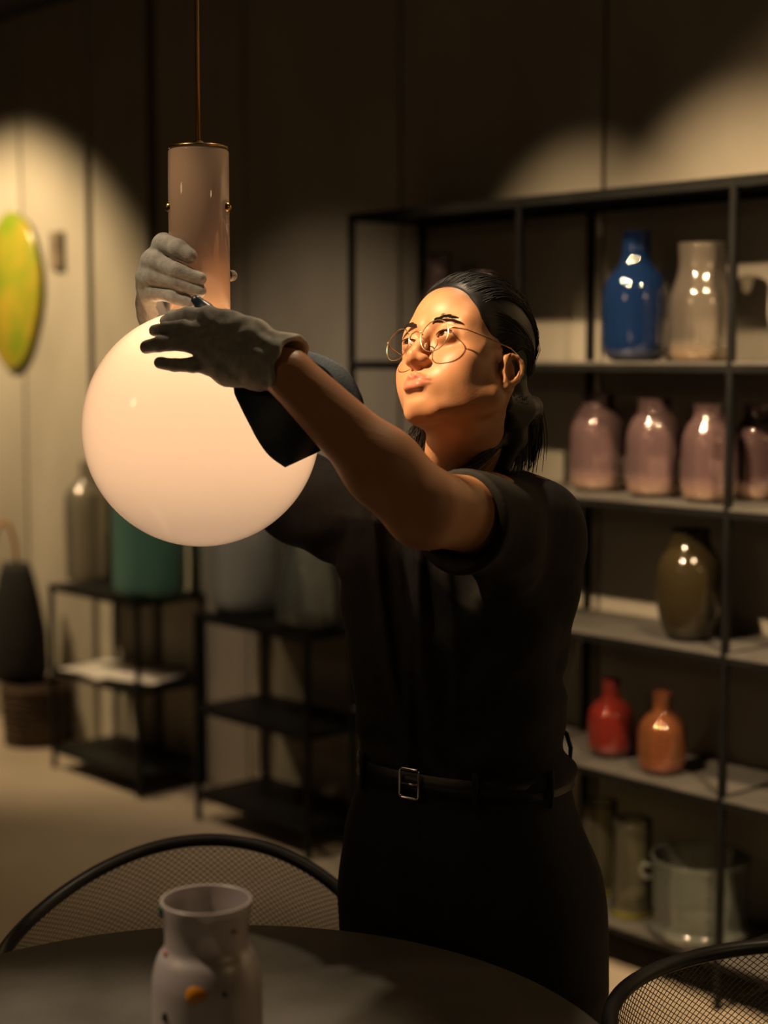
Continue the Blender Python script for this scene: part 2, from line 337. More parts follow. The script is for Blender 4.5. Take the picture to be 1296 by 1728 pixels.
for j in range(len(prof)-1):
    for i in range(n): i2 = (i+1) % n; Fc.append((j*n+i, j*n+i2, (j+1)*n+i2, (j+1)*n+i))
mesh_obj('body', V, Fc, bagm, e, True)
tan = mat('tan_leather', (.42, .20, .05), .5)
MB().tube([(-.05+.05*math.cos(a)*1.0, 0, hh-.02+.19*math.sin(a)) for a in np.linspace(0, math.pi, 14)], .009, 8).build('handle', tan, e, True)

# ------------------------------------------------------------------ table, vase on it
TX, TY, TR, TZ = -.227, 1.872, .541, .74
e = empty('round_table', (TX, TY, 0)); tag(e, 'round table with a dark mottled grey top in the foreground', 'table')
MB().lathe([(1e-4, TZ-.028), (TR-.012, TZ-.028), (TR-.002, TZ-.016), (TR, TZ-.004), (TR-.003, TZ), (1e-4, TZ)], n=128).build('tabletop', M['table'], e, False)
MB().lathe([(1e-4, 0), (.26, 0), (.26, .01), (.24, .018), (.04, .03), (.032, .06), (.032, .66), (.05, .70), (.16, .712), (.16, .7121), (1e-4, .7121)], n=48).build('pedestal', M['steel'], e, True)
vm = glass('frosted_white_glass', (.84, .76, .74), .82, .35, tint=(.9, .85, .85))
vc = atz(350, 1906, TZ); vy = 1.76; vx = at(350, 1700, vy)[0]
e = empty('frosted_vase', (vx, vy, TZ)); tag(e, 'frosted white glass vase with coloured flecks standing on the round table', 'vase')
qv = (vy*cT+.75*sT)/F
def hz(y): return at(350, y, vy)[2]-TZ
rimz = at(350, 1517, vy)[2]-TZ
vprof = [(.045, 0), (.058, .006), (92*qv, .03), (93.5*qv, hz(1750)), (93*qv, hz(1670)), (91*qv, hz(1640)), (83*qv, hz(1612)), (72*qv, hz(1595)), (70*qv, hz(1580)), (71*qv, hz(1560)), (75*qv, hz(1535)), (77*qv, rimz)]
sp_ = smooth_prof(vprof, 6)
MB().lathe(vessel(sp_, .0035, .01), n=72).build('body', vm, e, True)
def fleck(px, py, w, h, col, seed, proud=.0025):
    hzz = at(px, py, vy-.055)[2]-TZ
    r = np.interp(hzz, [z for _, z in sp_], [a for a, _ in sp_])
    u_ = (px-350)*qv*.97/r; a = -math.pi/2+math.asin(max(-.98, min(.98, u_)))
    n = 14; V = [((r+proud)*math.cos(a), (r+proud)*math.sin(a), hzz)]; rr = random.Random(seed)
    for ring, f in ((0, .75), (1, 1.0)):
        for i in range(n):
            t = 2*math.pi*i/n; k = f*(1+.16*math.sin(2*t+seed)+.1*math.sin(3*t+2*seed)); da = w*qv/2*math.cos(t)*k/r; dz = h*qv/2*math.sin(t)*k
            R_ = r+(proud*.8 if ring == 0 else -.0006); V.append((R_*math.cos(a+da), R_*math.sin(a+da), hzz+dz))
    Fc = [(0, 1+i, 1+(i+1) % n) for i in range(n)] + [(1+i, 1+n+i, 1+n+(i+1) % n, 1+(i+1) % n) for i in range(n)]
    cm = mat('fleck_colour', col, .25)
    return mesh_obj('glass_fleck', V, Fc, cm, e, True)
for args in ((340, 1677, 34, 36, (.62, .25, .02), 1), (403, 1583, 11, 10, (.30, .20, .02), 2), (285, 1628, 9, 14, (.32, .03, .03), 3), (390, 1678, 12, 9, (.012, .02, .03), 4), (286, 1722, 15, 16, (.012, .03, .03), 5), (278, 1557, 12, 22, (.01, .10, .05), 6, .004)): fleck(*args)

# ------------------------------------------------------------------ mesh chairs
def chair(label, cx, cy, rz, R_=.305, deg=142, z0=.80, z1=.70, degr=None):
    e = empty('mesh_chair', (cx, cy, 0), rz); tag(e, label, 'chair', 'wire mesh chairs at the table')
    PH = math.radians(deg); PR = math.radians(degr or deg)
    def rim(ph):
        t = abs(ph); zr = z1+(z0-z1)*(.5+.5*math.cos(min(t/math.radians(92), 1)*math.pi)); return Vector((R_*math.sin(ph), R_*math.cos(ph), zr))
    def low(ph): return Vector((.235*math.sin(ph), .235*math.cos(ph)-.01, .44))
    def sh(ph, v):                                   # v 0 at the rim, 1 at the seat
        a, b2 = rim(ph), low(ph); bul = math.sin(v*math.pi)*.012
        p = a.lerp(b2, v); p.x += math.sin(ph)*bul; p.y += math.cos(ph)*bul; return p
    n = 72; MB().tube([rim(-PH+(PH+PR)*i/n) for i in range(n+1)], .0115, 10).build('rim', M['chairtube'], e, True)
    MB().tube([low(2*math.pi*i/48) for i in range(48)], .009, 8, True).build('seat_ring', M['chairtube'], e, True)
    b = MB(); cw_ = .0128; NL = int((PH+PR)*R_/cw_); slope = .85
    span = .34                                        # mesh depth along the shell in metres
    rows = 34
    def ribbon(P, w=.00075):
        V = []; Fc = []
        for i, p in enumerate(P):
            t = (P[min(i+1, len(P)-1)]-P[max(i-1, 0)]).normalized(); nn = Vector((p.x, p.y, 0)).normalized(); sd = t.cross(nn).normalized()
            V += [p+sd*w, p-sd*w*.5+nn*w, p-sd*w*.5-nn*w]
        for i in range(len(P)-1):
            for q_ in range(3): a = i*3+q_; b_ = i*3+(q_+1) % 3; Fc.append((a, b_, b_+3, a+3))
        b.add(V, Fc)
    for sgn in (1, -1):
        for k in range(-int(.34/.8/cw_)-2, NL+int(.34/.8/cw_)+2):
            ph0 = -PH+(PH+PR)*k/NL; P = []
            for j in range(rows+1):
                v = .02+.98*j/rows; ph = ph0+sgn*(v*span/slope)/R_*1.0
                ph = ph
                if -PH <= ph <= PR: P.append(sh(ph, v))
            if len(P) > 1: ribbon(P)
    o = b.build('back_mesh', M['chairmesh'], e, False); tag(o, kind='stuff')
    b = MB(); g = .012; k = -.235
    while k < .235:
        hw = math.sqrt(max(.235**2-k*k, 0))
        if hw > .01:
            b.box((k, -.01, .44), (.002, hw*2, .002)); b.box((0, k-.01, .44), (hw*2, .002, .002))
        k += g
    o = b.build('seat_mesh', M['chairmesh'], e); tag(o, kind='stuff')
    for sx in (-1, 1):
        for sy in (-1, 1):
            MB().tube([(sx*.155, sy*.155-.01, .44), (sx*.20, sy*.20, .012)], [.010, .009], 8).build('leg', M['chairtube'], e, True)
    return e
M['chairtube'] = noise_mix(mat('painted_tube', (.03, .033, .035), .38, .2), 12, (.025, .028, .03), (.04, .042, .045))
M['chairmesh'] = noise_mix(mat('painted_mesh', (.03, .032, .033), .42, .2), 12, (.025, .027, .028), (.04, .042, .042))
chair('black wire mesh tub chair behind the table, its whole curved back showing', -.312, 2.50, -.0, .300, 102, .755, .665, 73)
chair('black wire mesh tub chair at the lower right corner, cut by the frame', .608, 2.05, -math.radians(50), .305, 142, .738, .722)

# ------------------------------------------------------------------ pendant lamp
GC = at(340, 723, 2.38); GR = .176
e = empty('pendant_lamp', (GC[0], GC[1], CZ)); tag(e, 'glowing opal glass globe pendant lamp with tube neck hanging on a brass rod', 'lamp')
def opal(name, emis, col, tl=.5, ecol=(1, .65, .39)):
    m = bpy.data.materials.new(name); m.use_nodes = True; nt = m.node_tree; N = nt.nodes.new; L = nt.links.new
    nt.nodes.remove(nt.nodes['Principled BSDF']); out = nt.nodes['Material Output']
    df = N('ShaderNodeBsdfDiffuse'); t2 = N('ShaderNodeBsdfTranslucent'); gl_ = N('ShaderNodeBsdfGlossy'); gl_.inputs['Roughness'].default_value = .04
    for s in (df, t2): s.inputs[0].default_value = (*col, 1)
    em = N('ShaderNodeEmission'); em.inputs[0].default_value = (*ecol, 1); em.inputs[1].default_value = emis
    fr = N('ShaderNodeFresnel'); fr.inputs['IOR'].default_value = 1.5
    m1 = N('ShaderNodeMixShader'); m1.inputs[0].default_value = tl; L(df.outputs[0], m1.inputs[1]); L(t2.outputs[0], m1.inputs[2])
    ad = N('ShaderNodeAddShader'); L(m1.outputs[0], ad.inputs[0]); L(em.outputs[0], ad.inputs[1])
    m3 = N('ShaderNodeMixShader'); L(fr.outputs[0], m3.inputs[0]); L(ad.outputs[0], m3.inputs[1]); L(gl_.outputs[0], m3.inputs[2])
    L(m3.outputs[0], out.inputs[0]); return m
LOC = lambda z: (0, 0, z-CZ)
gz = GC[2]
prof = [(GR*math.sin(t), -GR*math.cos(t)) for t in np.linspace(0.002, math.pi-math.asin(.049/GR), 60)]
o = MB().lathe(prof, n=96).build('globe', opal('opal_globe', .45, (.62, .50, .40), .5), e, True, LOC(gz))
nz0 = gz+GR*math.cos(math.asin(.045/GR))-.004; nz1 = at(338, 252, 2.38)[2]
tr_ = 50.5*(2.38)/F
ne = opal('opal_neck', .035, (.70, .46, .28), .6)
o = MB().lathe([(tr_-.002, 0), (tr_, 0), (tr_, nz1-nz0-.004), (tr_-.003, nz1-nz0), (tr_-.006, nz1-nz0-.002), (tr_-.006, 0)], n=64).build('neck_tube', ne, e, True, LOC(nz0))
MB().lathe([(1e-4, 0), (tr_-.004, 0), (tr_-.001, .001), (tr_-.001, .004), (.012, .006), (.006, .012), (1e-4, .012)], n=48).build('cap', M['brass'], e, True, LOC(nz1))
MB().tube([(0, 0, nz1+.01-CZ), (0, 0, -.02)], .0034, 10).build('rod', M['rod'], e, True)
MB().lathe([(1e-4, -.03), (.055, -.03), (.06, -.02), (.06, 0), (1e-4, 0)], n=40).build('ceiling_rose', M['brass'], e, True)
bz_ = at(338, 351, 2.38)[2]
for sx in (-1, 1):
    b = MB(); P = Vector((sx*(tr_-.003), -.012, bz_-CZ)); b.ball(P, .0075, 10); b.tube([P, (sx*(tr_-.016), -.004, bz_-CZ)], .0025, 8); b.build('ball_screw', M['brass'], e, True)
bl = MB().ball((0, 0, 0), .03, 10).build('bulb', mat('bulb_glass', (.9, .85, .8), .3, 0, .5), e, True, LOC(gz+.06))
l = bpy.data.lights.new('bulb_light', 'POINT'); l.energy = 3.4; l.color = (1, .66, .38); l.shadow_soft_size = .012
o = bpy.data.objects.new('bulb_light', l); C.objects.link(o); o.parent = e; o.location = LOC(gz+.11)

#PERSON
HEAD = (46.5, 22, -11, .115, 2.32, 1.6135, 1.05)     # head yaw, pitch, roll, place, size
# ------------------------------------------------------------------ implicit surfaces
def sminf(a, b, k):
    if k <= 0: return np.minimum(a, b)
    h = np.maximum(k-np.abs(a-b), 0)/k
    return np.minimum(a, b)-h*h*k*.25
class Field:
    def __init__(s, xs, ys, zs):
        s.x, s.y, s.z = (np.asarray(a, np.float32) for a in (xs, ys, zs)); s.f = np.full((len(s.x), len(s.y), len(s.z)), .3, np.float32)
    def sub(s, lo, hi):
        sl = []
        for a, l, h in zip((s.x, s.y, s.z), lo, hi):
            i = int(np.searchsorted(a, l)); j = int(np.searchsorted(a, h)); sl.append(slice(max(i-1, 0), min(j+1, len(a))))
        return tuple(sl)
    def apply(s, fn, lo, hi, k, op='u'):
        sl = s.sub(lo, hi)
        X, Y, Z = s.x[sl[0], None, None], s.y[None, sl[1], None], s.z[None, None, sl[2]]
        if min(len(s.x[sl[0]]), len(s.y[sl[1]]), len(s.z[sl[2]])) == 0: return
        d = fn(X, Y, Z).astype(np.float32); g = s.f[sl]
        if op == 'u': g = sminf(g, d, k)
        elif op == 's': g = -sminf(-g, d, k)
        elif op == 'i': g = -sminf(-g, -d, k)
        s.f[sl] = g
    # primitives; T = (R, p, scale) frame or None
    def cone(s, a, b, ra, rb, k=.01, op='u', T=None):
        a, b = np.array(a, float), np.array(b, float)
        if T: a, b = T[0]@(a*T[2])+T[1], T[0]@(b*T[2])+T[1]; ra *= T[2]; rb *= T[2]; k *= T[2]
        r = max(ra, rb)+k+.012; lo = np.minimum(a, b)-r; hi = np.maximum(a, b)+r; ba = b-a; L2 = max(ba@ba, 1e-12)
        def fn(X, Y, Z):
            px, py, pz = X-a[0], Y-a[1], Z-a[2]; t = np.clip((px*ba[0]+py*ba[1]+pz*ba[2])/L2, 0, 1)
            return np.sqrt((px-t*ba[0])**2+(py-t*ba[1])**2+(pz-t*ba[2])**2)-(ra+(rb-ra)*t)
        s.apply(fn, lo, hi, k, op)
    def chain(s, P, R, k=.006, kj=None, op='u', T=None):
        for i in range(len(P)-1): s.cone(P[i], P[i+1], R[i], R[i+1], k if i == 0 else (kj or k*.6), op, T)
    def ell(s, c, r, k=.01, op='u', T=None, rot=None):
        c = np.array(c, float); r = np.array(r, float); Rm = np.eye(3)
        if rot is not None: Rm = np.array(Matrix.Rotation(rot[0], 3, 'X') @ Matrix.Rotation(rot[1], 3, 'Y') @ Matrix.Rotation(rot[2], 3, 'Z'))
        if T: c = T[0]@(c*T[2])+T[1]; r = r*T[2]; Rm = T[0]@Rm; k *= T[2]
        m = r.max()+k+.012; Ri = Rm.T
        def fn(X, Y, Z):
            px, py, pz = X-c[0], Y-c[1], Z-c[2]
            q = [Ri[i, 0]*px+Ri[i, 1]*py+Ri[i, 2]*pz for i in range(3)]
            k0 = np.sqrt((q[0]/r[0])**2+(q[1]/r[1])**2+(q[2]/r[2])**2); k1 = np.sqrt((q[0]/r[0]**2)**2+(q[1]/r[1]**2)**2+(q[2]/r[2]**2)**2)
            return k0*(k0-1)/np.maximum(k1, 1e-6)
        s.apply(fn, c-m, c+m, k, op)
    def mesh(s):
        f = s.f; f[0], f[-1], f[:, 0], f[:, -1], f[:, :, 0], f[:, :, -1] = (np.maximum(v, .001) for v in (f[0], f[-1], f[:, 0], f[:, -1], f[:, :, 0], f[:, :, -1]))
        I = f < 0; nx, ny, nz = f.shape
        cnt = np.zeros((nx-1, ny-1, nz-1), np.int8)
        for dx in (0, 1):
            for dy in (0, 1):
                for dz in (0, 1): cnt += I[dx:nx-1+dx, dy:ny-1+dy, dz:nz-1+dz]
        act = (cnt > 0) & (cnt < 8); ii, jj, kk = np.nonzero(act); n = len(ii)
        idx = np.full(act.shape, -1, np.int32); idx[ii, jj, kk] = np.arange(n)
        acc = np.zeros((n, 3)); num = np.zeros(n); off = [(0, 0, 0), (1, 0, 0), (0, 1, 0), (1, 1, 0), (0, 0, 1), (1, 0, 1), (0, 1, 1), (1, 1, 1)]
        val = [f[ii+o[0], jj+o[1], kk+o[2]] for o in off]
        for a in range(8):
            for b in range(a+1, 8):
                da = [off[b][q]-off[a][q] for q in range(3)]
                if sum(map(abs, da)) != 1: continue
                va, vb = val[a], val[b]; cr = (va < 0) != (vb < 0); t = np.where(cr, va/np.where(cr, va-vb, 1), 0)
                for q in range(3): acc[:, q] += np.where(cr, off[a][q]+t*da[q], 0)
                num += cr
        acc /= num[:, None]
        V = np.stack([s.x[ii]+acc[:, 0]*(s.x[ii+1]-s.x[ii]), s.y[jj]+acc[:, 1]*(s.y[jj+1]-s.y[jj]), s.z[kk]+acc[:, 2]*(s.z[kk+1]-s.z[kk])], 1)
        Q = []
        for ax in range(3):
            a = [slice(1, -1)]*3; a[ax] = slice(0, -1); b = [slice(1, -1)]*3; b[ax] = slice(1, None)
            A, B = I[tuple(a)], I[tuple(b)]; ch = A != B; c = np.nonzero(ch); o = [c[0].copy(), c[1].copy(), c[2].copy()]
            for q in range(3):
                if q != ax: o[q] += 1
            u, v = [(1, 2), (2, 0), (0, 1)][ax]
            def g(du, dv):
                p = [o[0].copy(), o[1].copy(), o[2].copy()]; p[u] -= du; p[v] -= dv; return idx[p[0], p[1], p[2]]
            q4 = np.stack([g(1, 1), g(0, 1), g(0, 0), g(1, 0)], 1); fl_ = B[c]; q4[fl_] = q4[fl_][:, ::-1]; Q.append(q4)
        Q = np.concatenate(Q); Q = Q[(Q >= 0).all(1)]
        return V, Q
def lin(a, b, h): return np.linspace(a, b, max(2, int(round((b-a)/h))+1))
def lines(segs):
    out = []
    for a, b, h in segs: out.append(lin(a, b, h)[:-1])
    out.append([segs[-1][1]]); return np.concatenate(out)
def lap(V, Q, it=2, lam=.5):
    n = len(V)
    for _ in range(it):
        acc = np.zeros_like(V); cn = np.zeros(n)
        for a in range(4):
            b = (a+1) % 4
            for q in range(3): acc[:, q] += np.bincount(Q[:, a], V[Q[:, b], q], n)+np.bincount(Q[:, b], V[Q[:, a], q], n)
            cn += np.bincount(Q[:, a], minlength=n)+np.bincount(Q[:, b], minlength=n)
        V = V+lam*(acc/np.maximum(cn, 1)[:, None]-V)
    return V
def vnoise(X, Y, Z, sc_, seed=0):
    r = np.random.default_rng(seed); out = 0
    for i in range(5):
        w = r.normal(size=3)*sc_; p = r.uniform(0, 6.28); out = out+np.sin(X*w[0]+Y*w[1]+Z*w[2]+p)
    return out/5

# ------------------------------------------------------------------ pose
def rotm(a, p, r):
    return np.array(Matrix.Rotation(-a, 3, 'Z') @ Matrix.Rotation(-p, 3, 'X') @ Matrix.Rotation(r, 3, 'Y'))
HP = rotm(math.radians(HEAD[0]), math.radians(HEAD[1]), math.radians(HEAD[2]))
HT = (HP, np.array([HEAD[3], HEAD[4], HEAD[5]]), HEAD[6])
def hw(p): return HT[0]@(np.array(p, float)*HT[2])+HT[1]
YAW = math.radians(32)
PC = 2.47                                           # depth of the spine
ca, sa = math.cos(YAW), math.sin(YAW)
Lsh = at(893, 880, 2.38); Rsh = at(590, 862, 2.54)
Lel = at(716, 858, 2.13); Lwr = at(488, 632, 2.14)
Rel = at(392, 770, 2.665); Rwr = at(283, 560, 2.52)
neck0 = at(790, 800, 2.44); neck1 = hw((0, .02, -.065))
rows = [(800, 700, 850), (830, 625, 905), (870, 580, 935), (930, 572, 948), (1000, 578, 950), (1060, 584, 946), (1120, 592, 944), (1180, 602, 940), (1240, 609, 946), (1290, 611, 953), (1330, 612, 955)]
def loft_tab(rows, Y=2.47, ins=0, dv=.92):
    z = []; cx = []; a = []
    for y, l, r in rows:
        p, q = at(l, y, Y), at(r, y, Y); z.append(p[2]); cx.append((p[0]+q[0])/2); a.append((q[0]-p[0])/2/dv-ins)
    o = np.argsort(z); return np.array(z)[o], np.array(cx)[o], np.array(a)[o]
def loft(tab, Y=2.47, asp=.66, ridge=None, zlo=None, zhi=None):
    z_, c_, a_ = tab
    def fn(X, Yv, Z):
        cx = np.interp(Z, z_, c_); a = np.interp(Z, z_, a_); b = a*asp
        dx, dy = X-cx, Yv-Y; xl = dx*ca-dy*sa; yl = dx*sa+dy*ca
        p = 2.35; k0 = (np.abs(xl/a)**p+np.abs(yl/b)**p)**(1/p); d = (k0-1)*b*1.05
        if ridge is not None: d = d-ridge(X, Yv, Z, xl, yl)
        d = np.maximum(d, Z-(z_[-1] if zhi is None else zhi)); d = np.maximum(d, (z_[0] if zlo is None else zlo)-Z); return d
    return fn
# ------------------------------------------------------------------ body (skin)
hx, hy, hz_ = HT[1]
B = Field(lines([(-.42, hx-.115, .007), (hx-.115, hx+.125, .0016), (hx+.125, .36, .007)]),
          lines([(2.03, hy-.14, .006), (hy-.14, hy+.13, .0017), (hy+.13, 2.74, .006)]),
          lines([(-.005, 1.30, .012), (1.30, hz_-.18, .005), (hz_-.18, hz_+.15, .0016), (hz_+.15, 1.84, .01)]))
T = HT
# torso and legs under the clothes
tt = loft_tab(rows, ins=.022); B.apply(loft(tt), (-.2, 2.2, .85), (.45, 2.7, 1.6), .02)
for sh_, el_, wr_ in ((Lsh, Lel, Lwr), (Rsh, Rel, Rwr)):
    B.cone(neck0+np.array([0, .02, -.03]), sh_, .055, .050, .03)
    m_ = (sh_*.55+el_*.45)
    B.chain([sh_, m_, el_], [.058, .056, .049], .02, .03)
    f1 = el_*.70+wr_*.30; B.chain([el_, f1, wr_], [.048, .048, .034], .03, .03)
B.cone(Lwr, at(420, 590, 2.19), .031, .022, .01); B.cone(Rwr, at(262, 490, 2.44), .027, .022, .01)
hipL = np.array([.135+.085*ca, PC-.085*sa, .86]); hipR = np.array([.135-.085*ca, PC+.085*sa, .86])
footL = np.array([.27, 2.44, .07]); footR = np.array([.06, 2.60, .07])
for hp, ft in ((hipL, footL), (hipR, footR)):
    kn = (hp+ft)/2+np.array([0, -.02, 0]); B.chain([hp, kn, ft], [.085, .055, .038], .03, .03)
    B.cone(ft-np.array([0, 0, .035]), ft+np.array([-.07, -.11, -.045]), .03, .022, .02)
# neck
B.cone(neck0+np.array([-.006, .004, -.03]), neck1, .062, .053, .02)
nf = hw((0, -.002, -.095)); B.cone(neck0+np.array([-.045, -.055, -.01]), nf, .022, .030, .03)       # throat
B.cone(hw((.062, .022, -.045)), neck0+np.array([-.03, -.058, -.03]), .012, .010, .02)                # neck muscle
B.cone(neck0+np.array([-.02, -.03, -.02]), neck0+np.array([.10, -.06, -.035]), .03, .03, .03)
# skull and face
B.ell((0, .018, .040), (.071, .090, .082), .02, T=T)
B.ell((0, -.012, .036), (.067, .069, .060), .02, T=T)
B.ell((0, -.014, -.030), (.060, .064, .070), .02, T=T)
B.ell((0, -.032, -.076), (.044, .046, .034), .02, T=T)
B.ell((0, -.064, -.094), (.020, .019, .016), .018, T=T)
for sx in (-1, 1):
    B.cone((sx*.054, -.002, -.066), (sx*.018, -.060, -.098), .020, .014, .018, T=T)
    B.ell((sx*.040, -.052, -.030), (.022, .019, .017), .018, T=T)                 # cheekbone
    B.ell((sx*.032, -.056, -.052), (.020, .020, .024), .020, T=T)                 # cheek
    B.ell((sx*.047, -.022, -.044), (.016, .032, .038), .03, T=T)                  # side of the cheek
    B.cone((sx*.049, -.057, .004), (sx*.058, -.036, -.006), .0085, .010, .018, T=T)   # outer rim of the eye socket
    B.ell((sx*.048, -.044, .022), (.0125, .018, .020), .02, T=T)                    # temple
    B.cone((sx*.012, -.0765, .019), (sx*.046, -.061, .020), .0070, .007, .014, T=T)  # brow
    B.ell((sx*.031, -.093, .001), (.0165, .0110, .0095), .010, 's', T=T)          # socket
B.ell((0, -.071, -.068), (.026, .0185, .024), .016, T=T)                            # muzzle
B.chain([(0, -.080, .006), (0, -.0895, -.016), (0, -.0995, -.0335)], [.0062, .0066, .0086], .010, .006, T=T)
for sx in (-1, 1):
    B.ell((sx*.0108, -.0895, -.0378), (.0075, .0095, .0070), .008, T=T)
    B.ell((sx*.0066, -.0975, -.0468), (.0030, .0045, .0042), .002, 's', T=T, rot=(0, 0, sx*.3))
B.cone((0, -.1005, -.0405), (0, -.089, -.0475), .0040, .0040, .006, T=T)
for sx in (-1, 1):
    B.cone((sx*.0045, -.0915, -.0610), (sx*.0205, -.0850, -.0680), .0052, .0024, .004, T=T)
B.cone((0, -.0905, -.0625), (0, -.0905, -.0630), .0040, .0040, .004, T=T)
B.cone((-.010, -.0885, -.0750), (.010, -.0885, -.0750), .0064, .0064, .006, T=T)
for sx in (-1, 1): B.cone((sx*.008, -.0885, -.0742), (sx*.0215, -.0830, -.0692), .0056, .0022, .004, T=T)
B.chain([(-.0245, -.0840, -.0686), (-.010, -.0990, -.0690), (0, -.1010, -.0683), (.010, -.0990, -.0690), (.0245, -.0840, -.0686)], [.0010, .0016, .0016, .0016, .0010], .0025, .0025, 's', T=T)
B.ell((0, -.091, -.0875), (.013, .0045, .0040), .010, 's', T=T)
B.ell((0, -.0975, -.0565), (.0025, .006, .005), .004, 's', T=T)
EY = (.0315, -.0695, .000); ER = .0122
for sx in (-1, 1):
    B.ell((sx*EY[0], EY[1], EY[2]), (ER+.0040, ER+.0020, ER+.0016), .006, T=T)
    B.ell((sx*EY[0]+sx*.0002, EY[1]-ER-.001, -.0008), (.0152, .013, .0034), .0012, 's', T=T, rot=(0, sx*-.12, 0))
    # ear
    E_ = lambda p: (sx*(.0745+(p[0]-.0765)*.72), .012+(p[1]-.010)*.78, -.030+(p[2]+.024)*.78)
    B.ell(E_((.0765, .010, -.026)), (.0060, .0145, .0235), .006, T=T, rot=(.18, 0, sx*.30))
    B.ell(E_((.085, .004, -.022)), (.0058, .0088, .0135), .004, 's', T=T, rot=(.18, 0, sx*.30))
    B.chain([E_(p) for p in ((.074, -.008, -.010), (.0785, -.004, .001), (.083, .004, .0065), (.087, .014, .006), (.090, .023, .000), (.0905, .027, -.009), (.089, .027, -.020), (.086, .023, -.032), (.081, .015, -.042), (.077, .006, -.048))], [.0026, .0028, .0029, .0030, .0031, .0031, .0031, .0032, .0038, .0052], .005, .005, T=T)
    B.ell(E_((.074, -.007, -.026)), (.0035, .004, .005), .004, T=T)
V, Q = B.mesh(); V = lap(V, Q, 1, .35)
skin = mat('skin', (.55, .30, .18), .46, 0, .45); nt = skin.node_tree; bs = nt.nodes['Principled BSDF']
at_ = nt.nodes.new('ShaderNodeAttribute'); at_.attribute_name = 'tone'; nt.links.new(at_.outputs['Color'], bs.inputs['Base Color'])
bs.inputs['Subsurface Weight'].default_value = .12; bs.inputs['Subsurface Radius'].default_value = (1, .35, .15); bs.inputs['Subsurface Scale'].default_value = .006
nn_ = nt.nodes.new('ShaderNodeTexNoise'); nn_.inputs['Scale'].default_value = 420; bb_ = nt.nodes.new('ShaderNodeBump'); bb_.inputs['Strength'].default_value = .12; bb_.inputs['Distance'].default_value = .001
tc_ = nt.nodes.new('ShaderNodeTexCoord'); nt.links.new(tc_.outputs['Object'], nn_.inputs['Vector']); nt.links.new(nn_.outputs['Fac'], bb_.inputs['Height']); nt.links.new(bb_.outputs[0], bs.inputs['Normal'])
PO = np.array([hipL[0]*.5+hipR[0]*.5, PC, 0])
person = big_mesh('person', V-PO, Q, skin); person.location = PO
tag(person, 'person in black clothes, round glasses and grey gloves reaching up to the globe lamp', 'person')
Lc = (V-HT[1])@HT[0]/HT[2]                                                           # head-local coordinates
base = np.array([.52, .262, .135]); tone = np.tile(base, (len(V), 1)); tone *= (1+.06*vnoise(V[:, 0], V[:, 1], V[:, 2], 60, 3))[:, None]
x, y, z = Lc.T
up_ = np.exp(-(x/.021)**4)*np.clip(1-np.abs(z+.0645+np.abs(x)*.16-.001)/.0058, 0, 1)
lo_ = np.exp(-(x/.019)**4)*np.clip(1-np.abs(z+.0752-np.abs(x)*.15)/.0074, 0, 1)
lm = np.clip(np.maximum(up_, lo_)*2.2, 0, 1)*(y < -.080)
tone = tone*(1-lm[:, None])+np.array([.50, .17, .115])*lm[:, None]
rd = np.exp(-(((np.abs(x)-.042)/.018)**2+((z+.035)/.018)**2))*(y < -.03)+np.exp(-((x/.012)**2+((z+.037)/.012)**2))*(y < -.08)
tone *= np.stack([1+.03*rd, 1-.13*rd, 1-.13*rd], 1)
body = np.clip((.12-np.abs(z+.0))/.02, 0, 1)
ca_ = person.data.color_attributes.new('tone', 'FLOAT_COLOR', 'POINT')
ca_.data.foreach_set('color', np.concatenate([np.clip(tone, 0, 1), np.ones((len(V), 1))], 1).astype(np.float32).ravel())
def kid(o):
    o.parent = person; o.matrix_parent_inverse = Matrix.Translation(Vector(-PO)); return o
# ------------------------------------------------------------------ eyes
eyem = bpy.data.materials.new('eye'); eyem.use_nodes = True; nt = eyem.node_tree; bs = nt.nodes['Principled BSDF']; bs.inputs['Roughness'].default_value = .08
N = nt.nodes.new; tc = N('ShaderNodeTexCoord'); sp = N('ShaderNodeVectorMath'); sp.operation = 'DISTANCE'; sp.inputs[1].default_value = (-.0022, -ER, .0012)
rp = N('ShaderNodeValToRGB'); mu = N('ShaderNodeMath'); mu.operation = 'MULTIPLY'; mu.inputs[1].default_value = 1/.012
nt.links.new(tc.outputs['Object'], sp.inputs[0]); nt.links.new(sp.outputs['Value'], mu.inputs[0]); nt.links.new(mu.outputs[0], rp.inputs[0]); nt.links.new(rp.outputs[0], bs.inputs['Base Color'])
el = rp.color_ramp.elements; el[0].color = (.003, .002, .002, 1); el[0].position = .18; el[1].color = (.55, .45, .38, 1); el[1].position = .56
e2 = el.new(.24); e2.color = (.045, .018, .008, 1); e3 = el.new(.47); e3.color = (.03, .012, .006, 1)
for sx in (-1, 1):
    o = MB().ball((0, 0, 0), ER, 20).build('eye', eyem, None, True); kid(o)
    o.matrix_basis = Matrix.Translation(Vector(hw((sx*EY[0], EY[1], EY[2])))) @ Matrix(HT[0].tolist()).to_4x4() @ Matrix.Scale(HT[2], 4)
